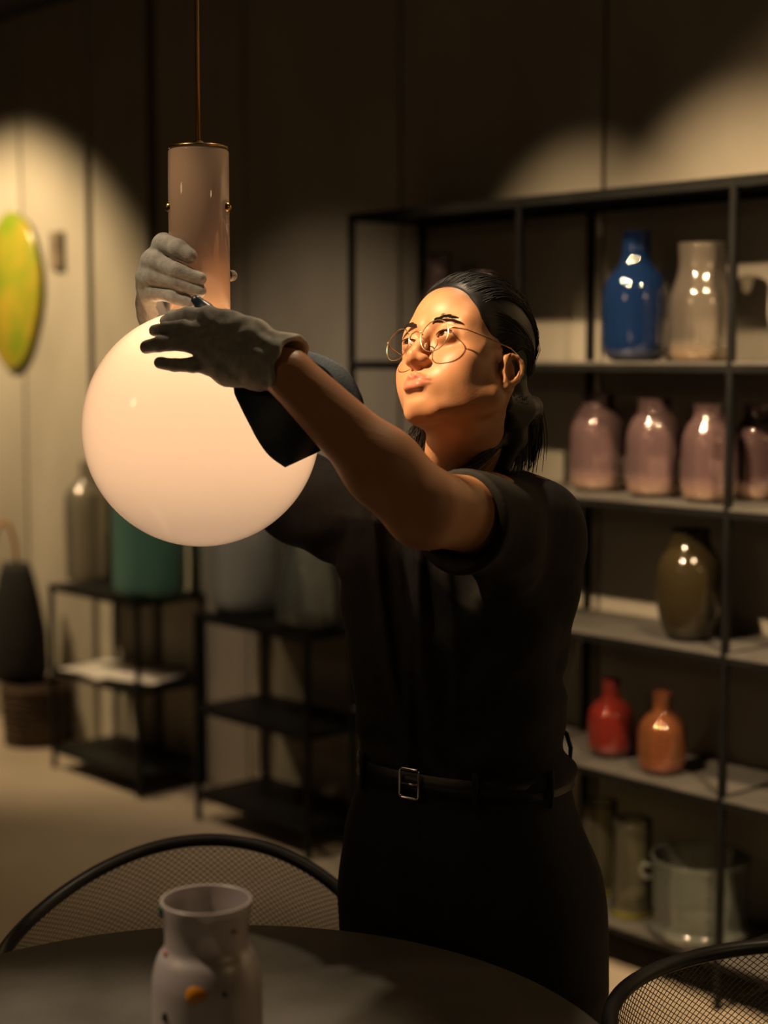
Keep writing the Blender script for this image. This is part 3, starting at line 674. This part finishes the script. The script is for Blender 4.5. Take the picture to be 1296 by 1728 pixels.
# ------------------------------------------------------------------ hair
hairm = mat('hair', (.007, .0055, .005), .42, 0, .4); hairm.node_tree.nodes['Principled BSDF'].inputs['Roughness'].default_value = .45
HF = Field(lin(hx-.15, hx+.17, .0022), lin(hy-.14, hy+.18, .0022), lin(hz_-.28, hz_+.17, .0022))
HF.ell((0, .019, .0415), (.0755, .0955, .0875), .01, T=T)
HF.ell((0, -.010, .037), (.0695, .0715, .0625), .01, T=T)
for sx in (-1, 1): HF.ell((sx*.048, -.044, .022), (.0160, .0215, .0235), .02, T=T)
Rt = HT[0].T
def face_cut(X, Y, Z):
    px, py, pz = X-HT[1][0], Y-HT[1][1], Z-HT[1][2]
    lx, ly, lz = [(Rt[i, 0]*px+Rt[i, 1]*py+Rt[i, 2]*pz)/HT[2] for i in range(3)]
    yh = np.interp(lz, [-.12, -.06, -.03, 0, .03, .055, .072, .082, .092, .13], [.055, .045, .024, -.016, -.048, -.057, -.063, -.072, -.082, -.12])
    yh = yh-.0*np.abs(lx)
    return (yh-ly)*HT[2]*.7
HF.apply(face_cut, (0, 0, 0), (9, 9, 9), .004, 'i')
tail0 = hw((0, .112, -.045)); K0 = hw((.02, .105, -.062))
HF.ell((0, .078, -.035), (.052, .032, .045), .02, T=T)
P = [hw((.03, .098, -.040)), at(893, 690, hy+.085), at(893, 735, hy+.085), at(884, 775, hy+.08)]
HF.chain(P, [.022, .019, .013, .004], .012, .01)
P = [hw((.045, .045, -.055)), at(868, 690, hy+.03), at(862, 740, hy+.035), at(850, 790, hy+.02)]
HF.chain(P, [.016, .020, .022, .010], .015, .012)
P = [at(850, 735, hy+.02), at(815, 770, hy-.02), at(782, 793, hy-.045), at(763, 806, hy-.05)]
HF.chain(P, [.012, .007, .004, .0012], .008, .006)
P = [hw((-.055, .05, -.06)), at(722, 715, hy+.10), at(706, 742, hy+.10), at(690, 758, hy+.09)]
HF.chain(P, [.018, .018, .014, .004], .015, .01)
hv, hq = HF.mesh()
# combed relief
hl = (hv-HT[1])@HT[0]/HT[2]
hair = kid(big_mesh('hair', lap(hv, hq, 1, .5), hq, hairm))
b = MB(); R0 = np.array([.0765, .0965, .0885]); Cn = np.array([0, .019, .0415]); rr = random.Random(4)
def onscalp(p, off=0):
    d = (np.array(p)-Cn)/R0; d = d/np.linalg.norm(d)*R0; C2 = np.array([0, -.010, .037]); R2 = np.array([.0705, .0725, .0635])
    o_ = (Cn-C2)/R2; e_ = d/R2; a_ = e_@e_; b_ = 2*o_@e_; c_ = o_@o_-1; t_ = (-b_+math.sqrt(max(b_*b_-4*a_*c_, 0)))/(2*a_)
    return Cn+d*max(1.0, t_)*(1+off/.085)
end = np.array([.0, .122, -.03])
for i in range(900):
    t = rr.uniform(-1, 1); ang = t*2.0
    # a start on the hairline, from one ear over the forehead to the other
    w = abs(t); zz = np.interp(w, [0, .25, .45, .7, 1], [.088, .084, .068, .03, -.03]); yy = np.interp(w, [0, .25, .45, .7, 1], [-.070, -.068, -.062, -.052, .022]); xx = math.copysign(np.interp(w, [0, .25, .45, .7, 1], [.0, .033, .058, .073, .074]), t)
    g = rr.uniform(0, .5)**1.5; st = onscalp((xx, yy-.003, zz+rr.uniform(-.002, .002))); en = onscalp(end+np.array([rr.uniform(-.02, .02), 0, rr.uniform(-.02, .02)]))
    top = onscalp((xx*.9, .03, .12 if w < .6 else .06), 0); off = rr.uniform(-.0012, .0012)
    fly = rr.random() < .05; P = []
    for j in range(12):
        s_ = g+(1-g)*j/11; p = (1-s_)**2*st+2*s_*(1-s_)*top*1.0+s_**2*en; p = onscalp(p, off+(.006*math.sin(s_*3.14)*rr.random() if fly else 0)+.0006*math.sin(9*s_+i)); P.append(Vector(hw(p)))
    b.tube(P, [.0002]+[.00055]*10+[.0003], 4, cap=False)
def lock(P, n, spread, r=.0006, tip=.0002):
    P = [np.array(p) for p in P]
    for i in range(n):
        o1 = np.array([rr.gauss(0, 1), rr.gauss(0, 1), rr.gauss(0, .6)])*spread; o2 = np.array([rr.gauss(0, 1), rr.gauss(0, 1), rr.gauss(0, 1)])*spread*1.4; m_ = 12; out = []
        ln = rr.uniform(.7, 1.08)
        for j in range(m_):
            s_ = j/(m_-1)*ln*(len(P)-1); k = min(int(s_), len(P)-2); f = s_-k; q0 = P[max(k-1, 0)]; q1 = P[k]; q2 = P[k+1]; q3 = P[min(k+2, len(P)-1)]
            v = .5*((2*q1)+(-q0+q2)*f+(2*q0-5*q1+4*q2-q3)*f*f+(-q0+3*q1-3*q2+q3)*f**3); a_ = j/(m_-1); out.append(Vector(v+o1*(1-a_)+o2*a_))
        b.tube(out, [r]*(m_-1)+[tip], 3, cap=False)
lock([hw((.05, .05, -.045)), at(864, 700, hy+.02), at(845, 745, hy+.01), at(800, 785, hy-.035), at(762, 808, hy-.055)], 70, .0035)
lock([hw((.045, .07, -.04)), at(880, 700, hy+.05), at(878, 750, hy+.05), at(868, 800, hy+.03)], 90, .007)
lock([hw((.03, .1, -.04)), at(900, 680, hy+.08), at(903, 730, hy+.085), at(893, 785, hy+.085)], 90, .006)
lock([hw((-.06, .05, -.05)), at(716, 712, hy+.09), at(698, 745, hy+.09), at(680, 757, hy+.08)], 60, .006)
lock([hw((-.06, .05, -.05)), at(722, 712, hy+.09), at(712, 750, hy+.09), at(702, 785, hy+.08)], 60, .006)
lock([hw((.077, -.002, .01)), at(868, 600, hy-.03), at(872, 625, hy-.03), at(862, 648, hy-.02)], 8, .0015, .0003, .0001)
o = kid(b.build('hair_strands', hairm, None, True)); tag(o, kind='stuff')
# eyebrows
b = MB()
for sx in (-1, 1):
    for i in range(340):
        t = rr.random(); x0 = sx*(.013+.036*t); z0_ = .0175+.0062*math.sin(min(t*1.25, 1)*math.pi*.62)-.004*max(t-.6, 0)*2+rr.gauss(0, .0016)*(1-.6*t)
        y0_ = -.0840+.10*(abs(x0)-.013)**1.0*.28+.25*max(abs(x0)-.030, 0)
        d_ = np.array([sx*.9, .12, .45-.8*t]); d_ /= np.linalg.norm(d_)
        p0 = np.array([x0, y0_-.0004, z0_]); P = [Vector(hw(p0)), Vector(hw(p0+d_*.0035+np.array([0, -.0004, 0]))), Vector(hw(p0+d_*.0065))]
        b.tube(P, [.0005, .0004, .0001], 3, cap=False)
o = kid(b.build('eyebrows', mat('brow_hair', (.012, .008, .006), .85, 0, .1), None, True)); tag(o, kind='stuff')
b = MB()
for sx in (-1, 1):
    P = []
    for t in np.linspace(-1, 1, 13):
        x0 = .0142*t; z0_ = EY[2]-.0006+.0036*math.sqrt(1-(t*.96)**2)+t*sx*.0012; y0_ = EY[1]-math.sqrt(max((ER+.0034)**2-(x0*.83)**2-z0_**2, 1e-6)); P.append(Vector(hw((sx*EY[0]+x0, y0_+.0012, z0_))))
    b.tube(P, [.0002]+[.0007]*11+[.0002], 5)
kid(b.build('eyelashes', hairm, None, True))
# ------------------------------------------------------------------ glasses
gm = mat('gold_wire', (.62, .47, .28), .22, 1); lensm = bpy.data.materials.new('lens'); lensm.use_nodes = True; nt = lensm.node_tree
nt.nodes.remove(nt.nodes['Principled BSDF']); a1 = nt.nodes.new('ShaderNodeBsdfTransparent'); a1.inputs[0].default_value = (.97, .97, .97, 1); a2 = nt.nodes.new('ShaderNodeBsdfGlossy'); a2.inputs['Roughness'].default_value = .02
fr = nt.nodes.new('ShaderNodeFresnel'); fr.inputs['IOR'].default_value = 1.12; mx = nt.nodes.new('ShaderNodeMixShader')
nt.links.new(fr.outputs[0], mx.inputs[0]); nt.links.new(a1.outputs[0], mx.inputs[1]); nt.links.new(a2.outputs[0], mx.inputs[2]); nt.links.new(mx.outputs[0], nt.nodes['Material Output'].inputs[0])
ge = empty('eyeglasses'); kid(ge); ge.matrix_basis = Matrix.Translation(Vector(HT[1])) @ Matrix(HT[0].tolist()).to_4x4() @ Matrix.Scale(HT[2], 4)
GX, GY_, GZ_ = .0328, -.0970, -.011
for sx in (-1, 1):
    wrap = sx*.10
    def ring(a, r=.0222): return Vector((sx*GX+r*math.cos(a), GY_+abs(r*math.cos(a)*sx+.01)*0+(r*math.cos(a))*wrap*1.0+.0, GZ_+r*1.02*math.sin(a)))
    o = MB().tube([ring(2*math.pi*i/40) for i in range(40)], .0007, 8, True).build('rim', gm, ge, True)
    V_ = [ring(2*math.pi*i/40, .0219)+Vector((0, dy, 0)) for dy in (-.0005, .0005) for i in range(40)]
    mesh_obj('lens', V_, [tuple(range(40)), tuple(range(79, 39, -1))]+[(i, (i+1) % 40, 40+(i+1) % 40, 40+i) for i in range(40)], lensm, o)
    h0 = ring(0 if sx > 0 else math.pi)+Vector((0, 0, .006)); hx0 = sx*(GX+.0230)
    MB().tube([(hx0-sx*.001, h0.y, -.003), (hx0+sx*.003, h0.y+.004, -.002), (sx*.068, -.075, .000), (sx*.076, -.03, .002), (sx*.080, .004, .003), (sx*.083, .018, -.004), (sx*.082, .026, -.025)], [.0011, .0012, .0009, .0008, .0009, .0011, .0011], 8).build('temple', gm, ge, True)
    MB().tube([(sx*.0115, GY_+.001, -.014), (sx*.010, GY_+.006, -.014), (sx*.0098, GY_+.009, -.016)], .0005, 6).build('pad_arm', gm, ge, True)
    MB().ball((sx*.0096, GY_+.0105, -.017), .0028, 8, (.5, 1, 1.5)).build('nose_pad', mat('pad', (.6, .5, .4), .3), ge, True)
MB().tube([(-.0118, GY_, -.006), (-.008, GY_-.002, -.0015), (0, GY_-.003, .0002), (.008, GY_-.002, -.0015), (.0118, GY_, -.006)], .0009, 8).build('bridge', gm, ge, True)

# ------------------------------------------------------------------ black T-shirt
shirtm = mat('black_jersey', (.012, .012, .014), .8, 0, .3)
noise_mix(shirtm, 60, (.012, .012, .013), (.019, .018, .018), bump=.15, bscale=600)
S = Field(lin(-.26, .40, .0032), lin(2.10, 2.80, .0038), lin(.90, 1.56, .0038))
def xr(pts):                                                                        # image line -> X as a function of Z on the chest
    q = [at(px, py, 2.36) for px, py in pts]; o = sorted((v[2], v[0]) for v in q); return [v[0] for v in o], [v[1] for v in o]
R1 = xr([(628, 860), (640, 1000), (658, 1140), (690, 1270)]); R2 = xr([(706, 880), (704, 1000), (716, 1150), (735, 1260)]); R3 = xr([(760, 900), (750, 960), (768, 1080)]); R4 = xr([(668, 900), (676, 1010), (690, 1060)])
def ridge(X, Y, Z, xl, yl):
    fr_ = np.clip(-yl/.05, 0, 1)
    g = lambda R_, w: np.exp(-((X-np.interp(Z, R_[0], R_[1]))/w)**2)
    zf = np.clip((Z-.95)/.15, 0, 1)
    d = .015*g(R1, .010)+.018*g(R2, .013)+.009*g(R3, .010)+.008*g(R4, .008)
    # sagging folds at the sides and above the belt
    d = d*fr_*zf+.0035*np.sin(Z*95+xl*30+3*np.sin(xl*25))*np.clip((1.10-Z)/.12, 0, 1)+.004*np.sin(Z*60-xl*55+2)*np.clip(xl/.12, 0, 1)+.0022*vnoise(X, Y, Z, 32, 5)
    return d
st = loft_tab(rows); S.apply(loft(st, ridge=ridge, zlo=.925), (-.3, 2, .9), (.5, 2.9, 1.6), .02)
for sh_, el_, t1, r1 in ((Lsh, Lel, .68, .075), (Rsh, Rel, .52, .074)):
    S.cone(neck0+np.array([0, .02, -.035]), sh_+np.array([0, 0, .0]), .055, .062, .035)
    en = sh_+(el_-sh_)*t1
    S.cone(sh_, en+np.array([0, 0, -.012]), .061, r1, .035)
# drooping lower hem of the sleeves, shoulder cloth, back
S.cone(at(920, 900, 2.40), at(928, 980, 2.42), .052, .040, .05)
S.cone(at(856, 925, 2.27), at(868, 962, 2.30), .045, .032, .04)
S.cone(at(545, 880, 2.56), at(510, 880, 2.59), .050, .040, .04)
S.cone(at(930, 1110, 2.42), at(936, 1085, 2.43), .022, .018, .02)
S.cone(Lsh+np.array([.008, .06, -.02]), Rsh+np.array([.03, .06, -.02]), .06, .07, .05)
def folds(X, Y, Z): return S_f
sl = S.sub((-.3, 2, .9), (.5, 2.9, 1.6)); X_, Y_, Z_ = S.x[:, None, None], S.y[None, :, None], S.z[None, None, :]
dd = np.sqrt((X_-Lsh[0])**2+(Y_-Lsh[1])**2+(Z_-Lsh[2])**2); S.f += (.0035*np.sin(X_*70+Z_*60-Y_*40)*np.exp(-(dd/.10)**2)).astype(np.float32)
dd = np.sqrt((X_-Rsh[0])**2+(Y_-Rsh[1])**2+(Z_-Rsh[2]+.04)**2); S.f += (.0035*np.sin(X_*60-Z_*80+Y_*30)*np.exp(-(dd/.11)**2)).astype(np.float32)
for sh_, el_, t1, r1, dr in ((Lsh, Lel, .68, .075, .02), (Rsh, Rel, .52, .074, .02)):
    d_ = (el_-sh_)/np.linalg.norm(el_-sh_); en = sh_+(el_-sh_)*t1
    # cut the sleeve square, then hollow it round the arm
    def plane(X, Y, Z, d_=d_, en=en):
        w = -((X-en[0])*d_[0]+(Y-en[1])*d_[1]+(Z-en[2])*d_[2]); r_ = np.sqrt((X-en[0])**2+(Y-en[1])**2+(Z-en[2])**2); return np.where(r_ < .16, w, .05)
    S.apply(plane, en-.15, en+.15, .004, 's')
    S.cone(sh_+(el_-sh_)*.32+np.array([0, 0, -.006]), en+d_*.03+np.array([0, 0, -.012]), .030, r1-.007, .004, 's')
S.cone(neck0+np.array([-.008, -.010, -.005]), neck1, .063, .060, .008, 's')
S.cone(neck0+np.array([-.035, -.055, -.005]), neck0+np.array([-.06, -.12, .04]), .045, .05, .01, 's')
v, q = S.mesh(); shirt = kid(big_mesh('shirt', lap(v, q, 2, .5), q, shirtm))
# collar rib
cc = neck0+np.array([-.012, -.012, -.004]); b = MB()
b.tube([(cc[0]+.068*math.cos(a), cc[1]+.064*math.sin(a)-.006, cc[2]-.006+.018*math.sin(a)+.004*math.cos(a)) for a in np.linspace(0, 2*math.pi, 48, endpoint=False)], .006, 8, True)
kid(b.build('collar', shirtm, None, True))
# ------------------------------------------------------------------ trousers
trm = mat('black_trousers', (.011, .011, .013), .75, 0, .35); noise_mix(trm, 50, (.009, .009, .011), (.014, .014, .016), bump=.12, bscale=500)
trows = [(1305, 606, 960), (1340, 596, 968), (1400, 577, 985), (1460, 572, 1000), (1520, 571, 1012), (1570, 576, 1018), (1640, 580, 1020), (1700, 588, 1016)]
Tr = Field(lin(-.16, .48, .0055), lin(2.18, 2.82, .0055), lin(.02, .99, .0065))
tb = loft_tab(trows, dv=.975)
def pleat(X, Y, Z, xl, yl): return (.004*np.sin(xl*38+1.0+Z*6)+.003*np.sin(xl*75-Z*14+2*np.sin(xl*20)))*np.clip((.95-Z)/.12, 0, 1)
Tr.apply(loft(tb, asp=.70, ridge=pleat, zhi=.965), (-.3, 2, .6), (.6, 2.9, 1.0), .03)
for hp, ft in ((hipL, footL), (hipR, footR)):
    h2 = hp.copy(); h2[2] = .76; kn = (h2+ft)/2+np.array([0, -.01, 0]); a2_ = ft+np.array([0, 0, .03])
    Tr.chain([h2, kn, a2_], [.118, .098, .085], .05, .04)
Tr.apply(lambda X, Y, Z: (Z-.045)+0*X+0*Y, (-.3, 2, 0), (.6, 3, .06), .004, 's')
v, q = Tr.mesh(); trousers = kid(big_mesh('trousers', lap(v, q, 2, .5), q, trm))
shoem = mat('black_shoe', (.015, .014, .013), .4)
for ft in (footL, footR):
    Sf = Field(lin(ft[0]-.2, ft[0]+.12, .006), lin(ft[1]-.25, ft[1]+.12, .006), lin(-.01, .15, .006))
    Sf.cone((ft[0]+.01, ft[1]+.02, .055), (ft[0]-.03, ft[1]-.05, .05), .045, .045, .02); Sf.cone((ft[0]-.03, ft[1]-.05, .042), (ft[0]-.08, ft[1]-.13, .034), .046, .036, .03)
    Sf.apply(lambda X, Y, Z: (Z-.002)+0*X+0*Y, (-9, -9, -9), (9, 9, .02), .003, 's'); v, q = Sf.mesh(); kid(big_mesh('shoe', lap(v, q, 2, .5), q, shoem))
# belt
def belt_ring(z, off, n=96):
    z_, c_, a_ = tb; cx = np.interp(z, z_, c_); a = np.interp(z, z_, a_)+off; bq = a*.70+off*.3; P = []
    for i in range(n):
        t = 2*math.pi*i/n; c1, s1 = math.cos(t), math.sin(t); p_ = 2/2.35
        xl = a*math.copysign(abs(c1)**p_, c1); yl = bq*math.copysign(abs(s1)**p_, s1); P.append((cx+xl*ca+yl*sa, PC-xl*sa+yl*ca, z))
    return P
zb0 = at(690, 1352, 2.33)[2]; zb1 = at(690, 1318, 2.33)[2]
beltm = mat('black_leather', (.012, .011, .011), .45)
rings = [belt_ring(zb0, .002), belt_ring(zb0, .0065), belt_ring(zb1, .0065), belt_ring(zb1, .002)]; n = 96; V_ = sum(rings, []); Fc = []
for j in range(4):
    for i in range(n): i2 = (i+1) % n; j2 = (j+1) % 4; Fc.append((j*n+i, j*n+i2, j2*n+i2, j2*n+i))
belt = kid(mesh_obj('belt', V_, Fc, beltm, None, True))
zm = (zb0+zb1)/2; rg = belt_ring(zm, .009, 400)
def near_px(px):
    best = None
    for i, p in enumerate(rg):
        if p[1] > PC: continue
        d_ = p[1]*cT-(p[2]-H)*sT; X_ = 648+F*p[0]/d_
        if best is None or abs(X_-px) < best[0]: best = (abs(X_-px), i)
    return best[1]
i0 = near_px(692); tg = (Vector(rg[(i0+3) % 400])-Vector(rg[(i0-3) % 400])).normalized(); bw, bh = .017, .0225
if tg.x < 0: tg = -tg
c0 = Vector(rg[i0])+Vector((-.2, -.98, 0))*.003; P = []
for cx_, cz_, a0 in ((bw-.005, bh-.005, 0), (-bw+.005, bh-.005, 90), (-bw+.005, -bh+.005, 180), (bw-.005, -bh+.005, 270)):
    for k in range(5): a = math.radians(a0+k*22.5); P.append(c0+tg*(cx_+.005*math.cos(a))+Vector((0, 0, cz_+.005*math.sin(a))))
bk = MB().tube(P, .0022, 8, True).build('buckle', M['chrome'], None, True); kid(bk)
o = MB().tube([c0+tg*bw*.9, c0+tg*bw*.2+Vector((0, -.003, 0)), c0-tg*bw*.95], .0016, 8).build('prong', M['chrome'], None, True); kid(o)
for px in (612, 800, 930):
    i1 = near_px(px); p = Vector(rg[i1]); b = MB(); b.tube([p+Vector((0, 0, -.028)), p+Vector((0, -.004, -.02)), p+Vector((0, -.005, 0)), p+Vector((0, -.004, .02)), p+Vector((0, 0, .028))], .0045, 6); kid(b.build('belt_loop', trm, None, True))
q_ = at(946, 1225, 2.44); b = MB(); b.tube([at(944, 1228, 2.44), at(956, 1238, 2.43), at(963, 1262, 2.43), at(962, 1282, 2.43)], [.003, .0035, .0035, .003], 6); kid(b.build('drawstring', trm, None, True))

# ------------------------------------------------------------------ gloves
glm = bpy.data.materials.new('glove_knit'); glm.use_nodes = True; noise_mix(glm, 90, (.30, .295, .27), (.42, .41, .37), bump=.35, bscale=700); glm.node_tree.nodes['Principled BSDF'].inputs['Roughness'].default_value = .9
coat = mat('glove_coating', (.012, .025, .04), .35, 0, .6)
def glove(name, fingers, palm, lo, hi, wr, cuff, coatdir, label, thumb):
    G = Field(lin(lo[0], hi[0], .0017), lin(lo[1], hi[1], .0017), lin(lo[2], hi[2], .0017))
    for a_, b_, ra, rb in palm: G.cone(a_, b_, ra, rb, .014)
    for P, R_ in fingers: G.chain(P, R_, .007, .003)
    G.chain(thumb[0], thumb[1], .009, .004)
    for i in range(len(cuff)-1): G.cone(cuff[i][0], cuff[i+1][0], cuff[i][1], cuff[i+1][1], .01)
    X_, Y_, Z_ = G.x[:, None, None], G.y[None, :, None], G.z[None, None, :]
    c_ = np.array(cuff[0][0]); w_ = np.exp(-((X_-c_[0])**2+(Y_-c_[1])**2+(Z_-c_[2])**2)/.075**2)
    G.f += (.0010*vnoise(X_, Y_, Z_, 90, 11)+.0017*w_*np.sin(X_*60+Z_*190+Y_*120+2*np.sin(X_*80))+.0004*vnoise(X_, Y_, Z_, 220, 12)).astype(np.float32)
    # hollow mouth of the cuff
    a_, b_ = np.array(cuff[-2][0]), np.array(cuff[-1][0]); d_ = (b_-a_)/np.linalg.norm(b_-a_)
    def plane(X, Y, Z): return -((X-b_[0])*d_[0]+(Y-b_[1])*d_[1]+(Z-b_[2])*d_[2])
    r_ = cuff[-1][1]+.02; G.apply(lambda X, Y, Z: plane(X, Y, Z)+.0025*np.sin(X*120+Z*170), b_-r_, b_+r_, .002, 's')
    G.cone(b_-d_*.035, b_+d_*.02, cuff[-2][1]*.72, cuff[-1][1]-.004, .003, 's')
    v, q = G.mesh(); v = lap(v, q, 1, .5); o = kid(big_mesh(name, v, q, [glm, coat]))
    me = o.data; nrm = np.zeros(len(me.polygons)*3); me.polygons.foreach_get('normal', nrm); nrm = nrm.reshape(-1, 3); cen = np.zeros(len(me.polygons)*3); me.polygons.foreach_get('center', cen); cen = cen.reshape(-1, 3)
    mi = coatdir(cen, nrm).astype(np.int32); me.polygons.foreach_set('material_index', mi); return o
A_ = at
# left hand: back towards the camera, fingers spread over the front of the globe
W0 = A_(470, 608, 2.155)
kn = [A_(352, 535, 2.20), A_(346, 561, 2.19), A_(348, 588, 2.19), A_(356, 614, 2.20)]
fingersL = [([kn[0], A_(318, 531, 2.215), A_(293, 535, 2.235), A_(279, 541, 2.25)], [.0125, .0110, .0098, .0082]),
            ([kn[1], A_(310, 554, 2.185), A_(279, 556, 2.20), A_(261, 558, 2.222)], [.0130, .0115, .0102, .0086]),
            ([kn[2], A_(306, 578, 2.180), A_(270, 580, 2.185), A_(247, 586, 2.205)], [.0130, .0118, .0110, .0095]),
            ([kn[3], A_(325, 616, 2.195), A_(295, 616, 2.20), A_(270, 612, 2.215)], [.0120, .0105, .0092, .0080])]
palmL = [(W0, kn[0], .027, .0155), (W0, kn[1], .029, .0165), (W0, kn[2], .029, .0165), (W0, kn[3], .029, .0160), (A_(440, 625, 2.165), A_(385, 628, 2.19), .028, .020), (A_(430, 570, 2.165), A_(385, 548, 2.19), .026, .020)]
thumbL = ([A_(412, 565, 2.20), A_(372, 545, 2.235), A_(346, 524, 2.245), A_(331, 507, 2.245)], [.020, .0140, .0115, .0080])
cuffL = [(A_(440, 605, 2.165), .036), (A_(470, 612, 2.15), .0375), (A_(491, 618, 2.14), .043)]
gL = glove('glove', fingersL, palmL, (W0[0]-.24, 2.07, W0[2]-.09), (W0[0]+.07, 2.30, W0[2]+.125), Lwr, cuffL,
      lambda c, n: (n[:, 1] > .25) & (c[:, 0] < W0[0]-.02) | ((n[:, 2] < -.75) & (c[:, 0] < A_(330, 600, 2.2)[0])) | ((c[:, 2] > A_(340, 531, 2.24)[2]) & (c[:, 1] > 2.222) & (c[:, 0] > A_(300, 500, 2.24)[0])), None, thumbL)
# right hand: wrapped round the neck tube from behind, fingertips to the front
NXc, NYc = GC[0], 2.38
knR = [A_(276, 412, 2.385), A_(256, 442, 2.385), A_(249, 470, 2.385), A_(252, 496, 2.40)]
fingersR = [([knR[0], A_(281, 413, 2.345), A_(300, 420, 2.325), A_(320, 431, 2.320)], [.0150, .0150, .0140, .0115]),
            ([knR[1], A_(264, 442, 2.345), A_(298, 457, 2.322), A_(338, 470, 2.318)], [.0150, .0140, .0125, .0095]),
            ([knR[2], A_(262, 465, 2.350), A_(300, 476, 2.325), A_(338, 491, 2.320)], [.0145, .0135, .0120, .0092]),
            ([knR[3], A_(268, 492, 2.355), A_(296, 500, 2.330), A_(322, 512, 2.322)], [.0135, .0125, .0110, .0090])]
WR = A_(272, 528, 2.485)
palmR = [(WR, knR[0], .027, .016), (WR, knR[1], .028, .017), (WR, knR[2], .028, .017), (WR, knR[3], .028, .016)]
thumbR = ([A_(285, 500, 2.46), A_(320, 482, 2.455), A_(360, 470, 2.445), A_(391, 465, 2.435)], [.018, .0135, .012, .0085])
cuffR = [(A_(268, 505, 2.455), .034), (A_(277, 530, 2.49), .0365), (A_(286, 552, 2.515), .041)]
gR = glove('glove', fingersR, palmR, (WR[0]-.10, 2.28, WR[2]-.085), (WR[0]+.14, 2.58, WR[2]+.15), Rwr, cuffR,
      lambda c, n: (((c[:, 0]-NXc)*n[:, 0]+(c[:, 1]-NYc)*n[:, 1]) < -.035) , None, thumbR)
# ------------------------------------------------------------------ dark cloth under the forearm
clm = noise_mix(mat('navy_cloth', (.012, .03, .06), .7, Sheen_Weight=.3), 30, (.010, .026, .05), (.018, .04, .075), bump=.2, bscale=300)
grid = [[(418, 640), (405, 652), (392, 662), (400, 690)], []]
left = [(398, 600), (394, 655), (405, 685), (420, 715), (436, 745), (455, 770), (481, 789)]
right = [(500, 588), (545, 600), (582, 622), (602, 650), (614, 690), (585, 730), (537, 763)]
V_ = []; nu, nv = 26, 30
def cr(P, t):
    s_ = t*(len(P)-1); k = min(int(s_), len(P)-2); f = s_-k; q0, q1, q2, q3 = (np.array(P[max(0, min(len(P)-1, k+j))], float) for j in (-1, 0, 1, 2))
    return .5*((2*q1)+(-q0+q2)*f+(2*q0-5*q1+4*q2-q3)*f*f+(-q0+3*q1-3*q2+q3)*f**3)
for sd in (0, 1):
    for j in range(nv+1):
        a_, b_ = cr(left, j/nv), cr(right, j/nv)
        for i in range(nu+1):
            u_ = i/nu; p = a_*(1-u_)+b_*u_; Yd = 2.172-.0*u_+.018*math.sin(u_*7+j/nv*3)*.6+.012*math.sin(j/nv*6+u_*2)-.02*math.sin(u_*math.pi)*0+.03*(j/nv)*(1-u_)*0
            V_.append(at(p[0], p[1], Yd+.0025*sd))
Fc = []; n1 = (nu+1)*(nv+1)
for j in range(nv):
    for i in range(nu):
        a = j*(nu+1)+i; Fc += [(a, a+1, a+nu+2, a+nu+1), (a+n1, a+nu+1+n1, a+nu+2+n1, a+1+n1)]
for i in range(nu): Fc += [(i, i+n1, i+1+n1, i+1), (nv*(nu+1)+i, nv*(nu+1)+i+1, nv*(nu+1)+i+1+n1, nv*(nu+1)+i+n1)]
for j in range(nv): a = j*(nu+1); b_ = a+nu+1; Fc += [(a, b_, b_+n1, a+n1), (a+nu, a+nu+n1, b_+nu+n1, b_+nu)]
o = mesh_obj('cleaning_cloth', V_, Fc, clm, None, True); tag(o, 'dark blue cloth hanging between the raised forearm and the globe lamp', 'cloth')
